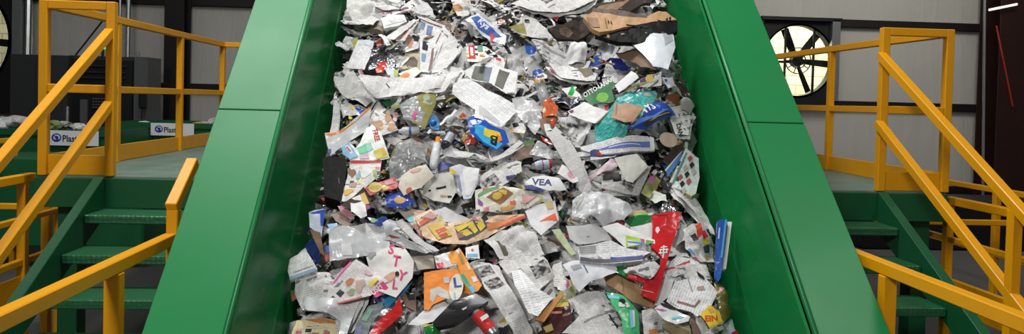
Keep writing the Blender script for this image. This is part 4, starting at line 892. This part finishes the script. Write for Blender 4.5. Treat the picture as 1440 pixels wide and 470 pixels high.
# -------- row 4 left
H('magazine','white magazine cover with big pink letters STYL','magazine','D4','420,110 530,58 600,65 645,130 638,205 560,300 480,270 440,180','c:.72,.71,.66',.165,[('T','c:.72,.04,.18','S',522,92,66,8,.9),('T','c:.72,.04,.18','T',540,146,66,12,.9),('T','c:.72,.04,.18','Y',566,212,66,18,.9),('T','c:.72,.04,.18','L',540,256,60,8,.9),('c:.72,.04,.18','o592,68,8,4'),('c:.60,.33,.22','o530,205,38,18,-35'),('c:.03,.02,.02','o566,190,10,12'),(GRY,'o445,98,20,14')],amp=.004)
H('magazine','white celebrity magazine with a pink headline block','magazine','D4','245,235 310,160 372,112 450,160 522,215 440,282 320,312 225,328','p:.73,.70,.68',.175,[('c:.75,.12,.35','255,232 310,165 345,122 352,130 320,170 272,225'),(HOTP,'438,268 500,218 524,246 470,292'),('T',WH,'USH',452,282,34,-40,.9),('c:.8,.65,.1','428,232 466,200 480,214 440,250'),('c:.6,.2,.08','320,222 345,205 365,212 345,240 328,240'),('c:.55,.40,.33','o390,238,26,24'),('c:.35,.4,.2','o348,268,20,12'),('c:.7,.15,.12','222,326 320,308 400,285 400,292 320,316 224,334'),('c:.75,.45,.55','o430,180,22,10,20')],amp=.005)
H('carton','white carton with small print at the left wall','carton','D4','38,128 135,72 188,160 182,172 60,216','letter',.16,[('c:.3,.45,.6','58,200 180,158 184,172 62,216'),('c:.5,.5,.5','75,175 165,145 166,150 77,181')],thick=.02,amp=.002)
H('newspaper','large crumpled newspaper heap at the lower left','newspaper','D4','88,205 150,190 235,188 300,250 300,300 440,290 430,340 355,470 300,470 300,405 130,362 90,290','news',.12,[('c:.3,.3,.3','140,235 190,215 190,225 145,245')],folds=5,amp=.012)
H('bag','white plastic bag folds under the celebrity magazine','bag','D4','110,290 200,310 320,315 400,300 350,400 330,470 290,470 300,410 140,365','g:.64,.65,.66',.15,amp=.014,folds=3)
H('carton','pale yellow flat carton at the lower left edge of the photo','carton','D4','90,402 290,408 305,490 60,490','p:.66,.56,.32',.12,[('c:.62,.22,.05','125,400 285,410 282,422 200,420'),('c:.7,.66,.5','95,440 300,445 302,455 92,450')],thick=.02,amp=.002)
H('wrapper','small red and green wrapper at the left wall','wrapper','D4','58,262 95,255 98,300 70,318','c:.45,.12,.1',.12,[('c:.1,.3,.08','60,262 80,258 80,280 62,282')],amp=.012)
H('magazine','dark magazine strip with green print at the bottom left','magazine','D4','355,490 372,420 430,335 500,318 490,380 440,430 420,490','p:.10,.12,.12',.16,[('c:.15,.3,.22','395,400 430,350 455,350 420,410'),('c:.15,.15,.3','375,440 400,425 395,470 370,475')],amp=.004)
H('magazine','dark film page beside the red strip','magazine','D4','425,490 445,420 500,350 520,345 560,300 540,350 470,430 450,490','g:.035,.03,.035',.165,amp=.004)
H('carton','bright red folded card at the bottom left of the heap','card','D4','425,480 482,402 548,352 578,298 592,372 545,420 480,470 470,490','g:.52,.01,.01',.175,amp=.003)
H('carton','brown cardboard hollow left of the orange box','carton','D4','592,290 652,282 655,362 600,335','c:.17,.10,.065',.14,[(DK,'610,290 650,284 650,310 620,312')],amp=.005)
H('wrapper','cyan and navy wrapper edge under the lettered magazine','wrapper','D4','470,310 540,270 640,210 610,260 560,300 555,340 500,325','g:.03,.25,.45',.16,[('g:.02,.03,.12','450,300 520,270 640,208 600,232 540,280 480,312')],amp=.006)
# -------- row 4 middle
obox = H('carton','orange box with a torn white hole left of the plastic bag','carton','D5','88,182 250,160 265,180 275,215 300,280 215,262 205,300 130,330 112,355 88,352','c:.88,.25,.01',.165,[('c:.60,.58,.52','118,262 160,248 200,270 212,310 170,300 150,285 130,320 116,310'),('c:.55,.57,.6','180,205 206,202 208,230 184,234')],amp=.003,folds=1,thick=.006)
H('flap','orange flap with white print','carton','D5','258,62 300,130 362,238 345,262 300,282 265,200 240,120','c:.85,.30,.03',.175,[('c:.75,.6,.4','285,130 296,128 310,165 300,170'),(WH,'310,200 330,195 342,218 322,226'),('c:.35,.25,.05','250,90 262,80 280,130 270,140')],amp=.003,folds=1,parent=obox)
H('label','cream oval label with a blue letter','label','D5','o240,248,33,64,8','c:.74,.70,.55',.185,[('T','c:.03,.06,.4','L',228,250,62,-8,1.2),('c:.3,.45,.6','228,275 236,273 240,310 232,310')],amp=.002,parent=obox)
H('strip','green and blue strip between the orange box and its flap','strip','D5','258,190 275,185 332,268 316,280','c:.03,.35,.22',.19,[('c:.1,.45,.7','300,250 318,240 332,268 318,278')],amp=.002,folds=0)
H('tray','black tray standing below the orange box','tray','D5','130,412 228,312 332,280 392,312 232,422 160,436','g:.012,.012,.013',.19,[('c:.5,.5,.5','265,352 290,340 288,350 272,358'),('c:.3,.3,.3','252,318 268,315 268,322 256,324')],thick=.03,amp=.001,folds=0)
H('bag','white paper bag left of the black tray','bag','D5','12,425 70,372 112,340 150,300 210,330 205,345 130,412 60,430','c:.70,.70,.70',.155,amp=.006)
can = lathe('can','silver can with a red wrapped label at the bottom centre','can','D5',(330,365),(425,480),[(0,.026,'rim','steel'),(.06,.030,'body','steel'),(.12,.030,'label','g:.62,.04,.04'),(.80,.030,'body','steel'),(.95,.027,'body','steel'),(1,.024,'rim','steel')],lay=.17)
H('lettering','white lettering block','label','D5','352,392 385,372 395,388 362,410',WH,.212,amp=.0005,folds=0,parent=can)
H('bottle_piece','green plastic bottle piece at the bottom edge','bottle','D5','88,432 160,430 172,490 98,490','g:.02,.20,.04',.15,[(YEL,'84,428 150,430 150,436 90,438')],dome=.02)
H('carton','crushed beige carton between the tissue and the orange box','carton','D5','30,90 130,85 140,150 60,160','c:.42,.36,.29',.13,amp=.008)
H('flyer','orange and cream crumpled scraps above the orange box','flyer','D5','135,100 200,80 255,60 262,150 150,160','ad2',.14,[('c:.8,.35,.05','200,90 240,70 262,120 250,150 215,140')],amp=.010)
H('leaflet','small white leaflet with a light blue strip above the plastic bag','leaflet','D5','285,60 345,45 352,112 285,108',WH,.16,[('c:.12,.45,.7','290,92 340,90 342,104 292,106'),('c:.6,.1,.1','310,68 322,66 322,78 312,78')],amp=.002)
H('bag','greyish newspaper bag lobe left of the bottom centre','newspaper','D5','288,120 360,100 440,130 505,285 605,430 600,490 540,490 430,330 375,262 340,130','news3',.17,folds=4,amp=.012,dome=.03)
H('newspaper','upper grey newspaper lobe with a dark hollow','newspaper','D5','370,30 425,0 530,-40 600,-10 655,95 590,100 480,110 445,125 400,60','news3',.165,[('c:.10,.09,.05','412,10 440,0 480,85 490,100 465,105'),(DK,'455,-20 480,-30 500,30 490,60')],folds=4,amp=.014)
H('newspaper','right grey newspaper lobe with a green picture','newspaper','D5','445,130 530,95 652,98 705,200 650,250 605,302 500,200','news',.175,[('c:.10,.16,.06','530,108 590,104 600,130 570,160 545,150'),('c:.5,.6,.1','o584,182,12,10')],folds=3,amp=.010)
H('receipt','narrow white printed receipt in the newspaper folds','receipt','D5','500,182 545,170 620,255 695,300 625,392 580,372 515,245','letter',.195,amp=.004)
H('newspaper','striped newspaper fold ending at the brown package','newspaper','D5','600,300 650,240 700,140 740,120 740,200 700,290','news3',.16,folds=2)
H('package','brown chocolate package with a yellow band','package','D5','640,432 690,345 700,320 775,320 790,400 700,490 660,490','g:.07,.02,.018',.16,[('c:.65,.45,.06','700,322 770,318 772,338 702,342'),('c:.6,.2,.15','685,362 740,360 740,372 685,372'),('c:.55,.42,.1','650,440 690,420 700,450 665,465')],amp=.003)
H('stick','orange-brown wooden slat beside the brown package','slat','D5','612,402 720,288 740,272 748,285 655,412','c:.55,.24,.05',.19,amp=.001,folds=0,thick=.01)
H('newspaper','open newspaper with a dark fold line at the bottom right of centre','newspaper','D6','95,300 180,275 245,268 330,390 382,430 385,490 60,490 150,380','news3',.16,[(DK,'288,372 296,372 335,430 330,440'),(GRY,'170,408 280,362 282,366 174,414'),(GRY,'110,315 118,312 140,360 134,366')],folds=3,amp=.006)
H('package','green plastic packet with light blue patches at the bottom','packet','D6','278,265 350,288 432,365 438,490 365,490 345,400 308,340','g:.08,.50,.20',.175,[('c:.2,.55,.75','280,280 340,298 335,310 290,300'),('c:.25,.6,.85','385,365 408,360 412,440 392,448'),(WH,'398,362 410,362 412,438 404,440'),(DK,'o350,322,16,12,30'),(WH,'o345,342,13,12'),(WH,'o375,342,12,10')],dome=.02,amp=.004)
H('kraft_bag','plain kraft carton panel under the red box','carton','D6','258,190 320,158 445,258 522,300 502,348 400,322 285,245','c:.42,.26,.13',.15,[('c:.28,.16,.08','340,180 345,178 360,270 352,272')],amp=.004,thick=.006)
rbox = H('box','red glossy box with a white emblem near the right side','box','B3','582,100 690,78 775,76 792,100 775,170 722,318 700,400 660,540 640,560 560,530 590,480 640,470 652,392 582,330 592,170','g:.62,.015,.02',.19,[('c:.85,.75,.72','612,190 630,186 640,210 622,236 608,215'),('c:.35,.01,.01','690,85 698,85 692,170 684,175'),(WH,'662,318 672,318 666,405 656,405'),(WH,'636,345 700,340 699,349 636,354'),(WH,'630,368 694,362 693,371 630,377'),(WH,'645,330 690,324 690,331 646,337'),(WH,'642,345 650,345 644,378 636,378'),(WH,'686,340 694,340 688,370 680,370'),('c:.4,.01,.01','592,100 690,90 690,98 592,108')],thick=.02,amp=.002,folds=1)
H('flap','lower red flap','box','D6','380,180 395,170 500,215 530,190 545,210 510,318 440,285 455,230 378,205','g:.58,.015,.02',.185,[('c:.7,.3,.3','440,260 500,275 500,279 440,265')],amp=.002,thick=.008,parent=rbox)
H('end_panel','dark green end panel','box','D6','330,135 395,170 380,208 325,178','g:.015,.16,.04',.18,[('c:.55,.6,.3','388,172 395,175 382,208 376,204')],amp=.002,thick=.008,parent=rbox)
H('side_panel','green and white side panel','box','B3','388,152 450,108 592,88 592,105 585,160 582,300 500,262 428,195','c:.70,.71,.68',.165,[('g:.015,.16,.04','392,152 452,110 590,105 585,152 430,190'),('c:.2,.5,.08','452,98 555,88 556,104 455,110'),('c:.45,.28,.12','450,72 520,70 540,88 455,98')],amp=.003,parent=rbox)
H('bag','crumpled white plastic bag left of the red box','bag','B3','60,90 100,20 150,-20 280,-10 400,20 452,90 380,160 330,160 240,195 150,140','g:.70,.70,.72',.17,dome=.05,amp=.014,folds=4)
H('sheet','white paper with a lime and blue printed end','paper','B3','232,192 340,158 605,280 605,305 500,300 400,335 330,270',WH,.19,[('c:.42,.6,.05','398,248 500,266 515,310 402,332'),(WH,'412,280 500,292 500,310 414,322'),('c:.05,.25,.6','412,288 530,296 520,312 412,298'),('c:.5,.05,.2','500,270 530,276 528,300 512,300'),('c:.15,.35,.05','540,280 600,292 560,312 540,308')],amp=.003)
H('sheet','large pale grey sheet left of the folded newspaper','paper','B3','-20,175 180,165 240,200 305,272 60,308 5,275','c:.58,.58,.57',.17,[(GRY,'o135,256,10,4')],amp=.003)
H('newspaper','neatly folded newspaper with a dark picture edge','newspaper','B3','60,360 80,325 290,278 400,335 580,368 525,392 520,425 78,432','letter',.195,[('c:.10,.10,.12','78,402 520,388 522,416 78,430'),('c:.05,.08,.3','290,402 520,392 520,412 292,424'),('c:.35,.34,.33','o160,412,14,10'),('c:.35,.34,.33','o215,408,14,10')]+[(GRY,f'70,{330+i*14} 185,{322+i*14} 190,{328+i*14} 72,{336+i*14}') for i in range(4)],thick=.03,amp=.002,ang=.02)
H('bag','smooth white bag with a thin navy line at the lower middle','bag','D6','68,148 120,128 200,125 310,128 335,172 260,212 200,232 150,272 120,240 90,175','c:.74,.75,.78',.18,[('c:.05,.06,.2','165,155 170,152 190,192 186,194'),('c:.4,.4,.42','105,160 150,150 160,170 120,180')],amp=.004,dome=.02)
H('strip','light green card strip right of centre','strip','B2','878,208 932,198 1052,372 1020,388','c:.50,.56,.32',.16,amp=.002)
H('wrapper','clear crumpled wrapper right of the light green strip','film','B2','1020,20 1100,-20 1180,0 1200,120 1100,150 1020,120','film',.2,amp=.018,dome=.03)
book = H('book','blue book with white pages standing against the right wall','book','B3','1040,155 1060,148 1104,158 1078,520 1060,545 1040,500','g:.02,.09,.38',.22,[('c:.06,.3,.6','1088,160 1102,160 1080,400 1068,400'),('c:.5,.6,.7','1052,200 1060,200 1056,270 1048,270')],thick=.02,amp=.0,folds=0,follow=0)
H('page_block','white page edges','book','B3','1104,158 1140,166 1112,464 1078,462',WH,.215,thick=.02,amp=.0,folds=0,follow=0,parent=book)
H('newspaper','newspaper leaves curling down beside the right wall','newspaper','A8','690,350 760,420 880,475 960,600 1010,720 960,700 860,560 740,460','news',.14,[(WH,'880,500 940,580 1000,680 985,682 915,590 870,520')],folds=3)
H('wrapper','multicoloured crinkled wrappers right of the red box','wrapper','B3','800,215 870,180 960,200 1020,290 1035,420 960,440 880,420 820,330','ad2',.16,[('g:.6,.06,.03','880,190 915,188 935,250 905,275'),('c:.03,.07,.1','950,310 990,300 1000,340 965,350'),('c:.7,.4,.1','965,365 1000,360 995,395 968,395'),('c:.1,.25,.5','830,345 850,335 890,380 875,390')],amp=.018,folds=4)
H('paper','white torn paper strip right of the red box','paper','B3','720,300 790,170 830,160 820,230 790,300 730,340','c:.66,.66,.65',.15,amp=.010)
H('newspaper','newspaper with a thin red line under the multicoloured wrappers','newspaper','D6','545,170 610,100 680,110 720,140 700,180 600,200 550,190','letter',.16,[('c:.55,.05,.05','550,160 600,150 670,120 675,128 605,158 552,168')],folds=2)
H('newspaper','newspaper page with brown chevron lines at the lower right','newspaper','B6','790,230 840,110 960,80 1060,90 1135,180 1080,280 1005,342 960,310 870,290','letter',.19,[('c:.22,.1,.08','820,232 835,218 950,255 985,262 1045,190 1055,198 992,278 950,272'),(DK,'1000,20 1050,60 1060,85 1010,60'),(GRY,'935,60 942,60 972,170 962,172'),('c:.4,.3,.25','1000,135 1050,125 1058,150 1008,162')],folds=2,amp=.004)
H('newspaper','grey newspaper with a dark photo high at the lower right','newspaper','B6','850,20 960,0 1080,10 1110,110 1040,120 900,90','news',.16,[('c:.06,.05,.05','995,15 1030,18 1062,78 1030,72'),(GRY,'o905,50,34,18')],folds=3)
H('paper','white narrow sheet right of the red flap','paper','B6','745,82 838,90 805,205 725,270 705,265','c:.66,.66,.64',.17,amp=.004)
H('wrapper','white wrapper with a black oval and cyan edge','wrapper','B6','700,295 760,245 860,308 952,350 940,380 850,402 770,372','g:.66,.67,.68',.185,[('g:.03,.03,.03','o798,280,60,14,22'),('c:.1,.5,.6','820,360 880,345 912,352 870,366 822,372'),('c:.5,.1,.35','700,298 760,298 790,308 750,312')],amp=.004)
H('carton','khaki carton piece at the lower right','carton','B6','740,345 840,400 930,330 965,480 860,490 760,420','c:.30,.25,.13',.15,amp=.004,thick=.01)
H('strap','dark brown strap at the lower right','strap','B6','938,320 985,350 1030,490 975,490','c:.12,.06,.04',.17,amp=.001)
H('package','bright yellow packet with red letters at the lower right','packet','B6','1020,340 1088,268 1160,318 1185,402 1092,442','c:.78,.55,.02',.195,[('T','c:.65,.03,.02','EIN',1052,388,56,-4,1.1),('c:.65,.35,.05','1075,300 1110,290 1120,318 1090,325'),('c:.5,.45,.08','1085,425 1172,385 1182,400 1092,438')],amp=.003)
H('newspaper','newspaper folds curving under the yellow packet','newspaper','B6','990,345 1020,340 1092,442 1185,405 1195,430 1100,475 1040,490 990,400','news',.165,folds=2)
H('mesh_bag','olive net bag along the right wall at the bottom','bag','B6','1120,105 1180,110 1200,200 1245,320 1195,392 1160,320 1135,220','g:.16,.14,.03',.17,[('c:.7,.35,.42','o1166,170,18,26')],amp=.014,dome=.04)
H('paper','pale blue and red scrap at the lower right wall','paper','B6','1195,390 1250,358 1265,440 1300,490 1180,490','c:.62,.66,.74',.15,[(RED,'1245,455 1285,450 1295,480 1250,480')],amp=.008)
H('flyer','crumpled flyer between the green packet and the khaki carton','flyer','B6','608,320 700,298 760,380 850,440 870,490 630,490','ad',.15,amp=.014,folds=4)
H('newspaper','white newspaper fold between the smooth bag and the kraft panel','newspaper','B6','510,0 700,-40 740,0 700,60 670,80 600,40 520,20','news3',.2,folds=2,amp=.004)
H('wrapper','pink and yellow flower wrapper left of the smooth white bag','wrapper','B6','-10,60 60,50 105,90 130,80 130,120 60,170 -5,150','ad2',.17,[('c:.75,.15,.3','o92,115,14,22'),('c:.7,.5,.05','105,80 130,80 132,122 112,125')],amp=.012)
H('wrapper','brown paper knot right of the smoky clamshell film','wrapper','C5','460,190 500,180 560,235 540,300 470,300 430,260','ad2',.13,amp=.014)
H('bag','crumpled thin white bag between the bottle and the large white sheet','bag','C5','470,110 540,90 620,160 640,240 600,290 520,230 480,170','g:.62,.62,.62',.14,amp=.016,folds=4)
# ------------------------------------------------------------------ filler papers: each one a thing
def nearest(a, s, k=2):
    return sorted(HL, key=lambda h: (h[0]-a)**2+(h[1]-s)**2)[:k]
HL = []
for o in list(COL.objects):
    if o.parent is None and 'label' in o and o.get('kind') != 'stuff':
        v = o.location-ORG
        if -.9 < v.dot(TV) < 3 and abs(v.x) < 1.3 and abs(v.dot(NV)+.45) < .4: HL.append((v.x, v.dot(TV), o['label']))
used = set()
def flabel(desc, a, s):
    for h in nearest(a, s, 14):
        da, ds = a-h[0], s-h[1]
        w_ = ('right of' if da > 0 else 'left of') if abs(da) > abs(ds) else ('above' if ds > 0 else 'below')
        short = ' '.join(h[2].split()[:9])
        for cut in (' with ', ' near ', ' beside ', ' against ', ' below ', ' above ', ' at the ', ' left of', ' right of', ' under ', ' lying', ' in the', ' standing', ' behind', ' along', ' between', ' running', ' wedged', ' pointing', ' on the', ' from the', ' next', ' high'):
            p = h[2].find(cut)
            if p > 14: short = h[2][:p] if len(h[2][:p].split()) < len(short.split()) else short
        l = '%s just %s the %s' % (desc, w_, short)
        l = ' '.join(l.split()[:16])
        if l not in used: used.add(l); return l
    l = desc+' among the loose papers'; used.add(l); return l
KINDS = [('newspaper', 'grey newsprint sheet', 'newspaper', 'news', 22), ('newspaper', 'newsprint sheet with pictures', 'newspaper', 'news2', 20), ('newspaper', 'plain newsprint page', 'newspaper', 'news3', 18),
         ('flyer', 'colour advert flyer', 'flyer', 'ad', 16), ('flyer', 'bright coupon flyer', 'flyer', 'ad2', 10), ('magazine', 'glossy magazine page', 'magazine', 'gloss', 12), ('paper', 'white printed sheet', 'paper', 'letter', 14),
         ('film', 'clear plastic film', 'film', 'film', 16), ('film', 'smoky plastic film', 'film', 'filmgrey', 4), ('wrapper', 'dark glossy wrapper', 'wrapper', 'g:.03,.03,.035', 9), ('carton', 'torn brown card', 'card', 'c:.28,.17,.10', 4),
         ('wrapper', 'blue wrapper', 'wrapper', 'g:.03,.10,.40', 3), ('wrapper', 'red wrapper', 'wrapper', 'g:.50,.03,.03', 3)]
ADJ = ['small', 'crumpled', 'torn', 'creased', 'folded', 'curled', 'narrow', 'wide', 'slanting', 'half-buried']
tot = sum(k[4] for k in KINDS)
def pick():
    r = rng.uniform(0, tot)
    for k in KINDS:
        r -= k[4]
        if r <= 0: return k
    return KINDS[0]
def rpoly(a, s, sz, asp, rot, torn):
    pts = []
    base = [(-1, -asp), (0, -asp), (1, -asp), (1, 0), (1, asp), (0, asp), (-1, asp), (-1, 0)] if torn else [(-1, -asp), (1, -asp), (1, asp), (-1, asp)]
    for u, v in base:
        j = .16 if torn else .03
        u += rng.uniform(-j, j); v += rng.uniform(-j, j)*asp
        u *= sz; v *= sz; pts.append((a+u*cos(rot)-v*sin(rot), s+u*sin(rot)+v*cos(rot)))
    return pts
for px, py, r in ((880, 45, .17), (930, 50, .14), (835, 50, .12), (920, 85, .12), (680, 140, .10), (700, 155, .08), (690, 195, .07), (880, 165, .09), (920, 165, .08), (860, 180, .06), (880, 205, .09), (690, 275, .10), (650, 320, .12), (610, 330, .08),
                  (500, 400, .10), (550, 370, .08), (620, 400, .09), (660, 385, .06), (640, 435, .08), (925, 340, .08), (915, 380, .07), (860, 345, .12), (840, 305, .06), (950, 250, .08), (520, 205, .06), (510, 245, .08), (475, 255, .08), (620, 150, .06), (885, 440, .05), (765, 245, .06), (690, 445, .05), (845, 385, .08), (700, 110, .07), (820, 130, .06), (840, 160, .06), (590, 60, .07), (900, 240, .07), (970, 410, .08)):
    q = place(px, py, .12); KEEP.append((q[0], q[1], r))
NF = 290
for i in range(NF):
    k = pick(); a = rng.uniform(-.98, .98); s = .1+3.1*((i+rng.random())/NF)
    sz = rng.uniform(.05, .14) if k[3] not in ('news', 'news2', 'news3') else rng.uniform(.07, .18)
    if k[4] <= 4: sz = rng.uniform(.03, .07)
    desc = rng.choice(ADJ)+' '+k[1]
    top_ = rng.uniform(-.03, .085)
    if not clear_of(a, s): top_ = min(top_, .02)
    pts = rpoly(a, s, sz, rng.uniform(.35, .9), rng.uniform(0, pi), rng.random() < .6)
    sheet(k[0], flabel(desc, a, s), k[2], pts, k[3], top_, amp=rng.uniform(.009, .021), folds=rng.choice((1, 2, 3, 4)), plane=(rng.uniform(-.45, .45), rng.uniform(-.45, .45)),
          uvang=rng.uniform(0, pi), seed=1000+i, group='loose papers filling the gaps of the heap', leaves=1 if k[0] == 'newspaper' else 0)
# small curled pieces sitting proud between the large ones
NS = 200
DESC2 = {'news': 'scrap of newsprint', 'ad': 'coloured paper scrap', 'ad2': 'bright paper scrap', 'gloss': 'glossy paper scrap', 'film': 'bit of clear film', 'letter': 'white paper scrap', 'foil': 'bit of silver foil'}
for i in range(NS):
    m_ = rng.choice(['news', 'news', 'ad', 'ad2', 'ad2', 'gloss', 'film', 'film', 'letter', 'foil', 'news'])
    while True:
        a = rng.uniform(-.97, .97); s = .2+2.7*rng.random()
        if clear_of(a, s): break
    sz = rng.uniform(.016, .042)
    pts = rpoly(a, s, sz, rng.uniform(.4, 1), rng.uniform(0, pi), True)
    sheet('scrap', flabel(rng.choice(ADJ)+' '+DESC2[m_], a, s), 'scrap', pts, m_, rng.uniform(.05, .135), amp=rng.uniform(.008, .018), folds=3,
          plane=(rng.uniform(-.6, .6), rng.uniform(-.6, .6)), uvang=rng.uniform(0, pi), seed=3000+i, step=.014, group='small scraps lying on the heap')
# narrow curled strips: folded edges and torn margins
MS = {'news3': 'newsprint strip', 'letter': 'white paper strip', 'gloss': 'glossy magazine edge', 'g:.02,.02,.022': 'black plastic strip', 'c:.35,.33,.31': 'grey paper strip', 'film': 'strip of clear film', 'ad': 'coloured paper strip', 'c:.22,.13,.08': 'brown card strip'}
for i in range(230):
    m_ = rng.choice(['news3', 'letter', 'letter', 'news3', 'gloss', 'g:.02,.02,.022', 'c:.35,.33,.31', 'film', 'film', 'ad', 'c:.22,.13,.08', 'g:.02,.02,.022'])
    while True:
        a = rng.uniform(-.97, .97); s = .2+2.7*rng.random()
        if clear_of(a, s, .02): break
    L = rng.uniform(.05, .15); W = rng.uniform(.006, .018)
    pts = rpoly(a, s, L, W/L, rng.gauss(0, .9), False)
    sheet('paper_strip', flabel(rng.choice(ADJ[:6]+['curled'])+' '+MS[m_], a, s), 'strip', pts, m_, rng.uniform(.05, .14), amp=rng.uniform(.006, .012), folds=3,
          plane=(rng.uniform(-.3, .3), rng.uniform(-.5, .5)), uvang=rng.uniform(0, pi), seed=5000+i, step=.012, group='narrow strips lying on the heap')
# tiny torn bits, uncountable
bm = bmesh.new(); uvl = bm.loops.layers.uv.new('UVMap')
mats_ = ['c:.7,.7,.69', 'c:.45,.45,.44', 'c:.06,.06,.065', 'c:.5,.06,.05', 'c:.05,.12,.4', 'c:.6,.45,.08', 'c:.06,.25,.1', 'c:.3,.18,.1', 'foil', 'ad2']
wts = [20, 18, 26, 3, 3, 3, 2, 5, 8, 10]  # dark bits weighted up for print detail and for shade between sheets
for i in range(9000):
    a = rng.uniform(-1.0, 1.0); s = rng.uniform(-.1, 3.2); h = heapH(a, s)+rng.uniform(-.06, .07)
    z = rng.uniform(.006, .02); q = Vector((rng.uniform(-1, 1), rng.uniform(-1, 1), rng.uniform(-1, 1))).normalized()
    u = (q.cross(NV)).normalized(); n_ = (NV+q*.6).normalized(); u = n_.orthogonal().normalized(); u.rotate(Matrix.Rotation(rng.uniform(0, 6.3), 3, n_)); v = n_.cross(u)
    c = C(a, s, h); k = rng.uniform(.4, 1.4)
    V = [bm.verts.new(c+u*z*x_+v*z*y_*k+n_*z*zz) for x_, y_, zz in ((-1, -1, rng.uniform(-.3, .3)), (1, -.8, 0), (.9, 1, rng.uniform(-.5, .5)), (-.8, .9, 0), (.1, 0, .35))]
    mi = rng.choices(range(len(mats_)), wts)[0]
    for t3 in ((0, 1, 4), (1, 2, 4), (2, 3, 4), (3, 0, 4)):
        f = bm.faces.new([V[j] for j in t3]); f.material_index = mi
        for l, q2 in zip(f.loops, t3): l[uvl].uv = (a+(.0, .03, .03, 0, .015)[q2], s+(0, 0, .03, .03, .015)[q2])
o = finish(bm, 'torn_paper_bits', mats_); tag(o, 'tiny torn paper and film bits scattered all through the heap', 'waste paper', kind='stuff')
# paper in the sorting bins behind
def loose(name, label, px, py, Y, sz, m, cat='paper', n=9):
    p = atY(px, py, Y); bm = bmesh.new(); bmesh.ops.create_icosphere(bm, subdivisions=2, radius=sz)
    for v in bm.verts:
        v.co *= 1+.5*noise.noise(v.co*(2.2/sz)+Vector((px, py, 0))); v.co.z *= .6
        v.co += p
    uvl = bm.loops.layers.uv.new('UVMap')
    for f in bm.faces:
        for l in f.loops: l[uvl].uv = (l.vert.co.x, l.vert.co.z)
    o = finish(bm, name, m, None, loc=p); return tag(o, label, cat, 'paper in the sorting bins')
for i, (x, y, Y, s_, m_, l) in enumerate([(6, 172, 9.4, .11, 'film', 'clear bag at the far left of the nearer bin'), (22, 171, 9.5, .12, 'news', 'newsprint ball at the left of the nearer bin'), (38, 172, 9.4, .09, 'news2', 'picture newsprint in the nearer bin'),
        (-6, 178, 9.3, .12, 'letter', 'white ball at the left edge in the nearer bin'), (50, 174, 9.4, .08, 'film', 'film scrap left of the green bag in the nearer bin'), (75, 176, 9.3, .1, 'c:.30,.36,.14', 'light green bag in the nearer bin'), (90, 178, 9.5, .1, 'news', 'grey paper right of the green bag in the nearer bin'),
        (112, 180, 9.4, .09, 'ad', 'coloured paper behind the nearer sign'), (205, 179, 10.6, .15, 'letter', 'white domed sheet in the farther bin'), 
        (276, 178, 10.6, .1, 'g:.6,.5,.05', 'yellow wrapper in the farther bin'), (288, 176, 10.8, .09, 'news2', 'dark print ball right of the yellow wrapper'), (180, 176, 10.8, .09, 'news', 'newsprint at the left of the farther bin'), (302, 172, 10.9, .1, 'ad2', 'coloured paper at the right end of the farther bin')]):
    loose('paper_ball', l, x, y, Y, s_, m_)
print('OBJECTS', len(bpy.data.objects), 'TRIS', sum(len(m.polygons) for m in bpy.data.meshes))
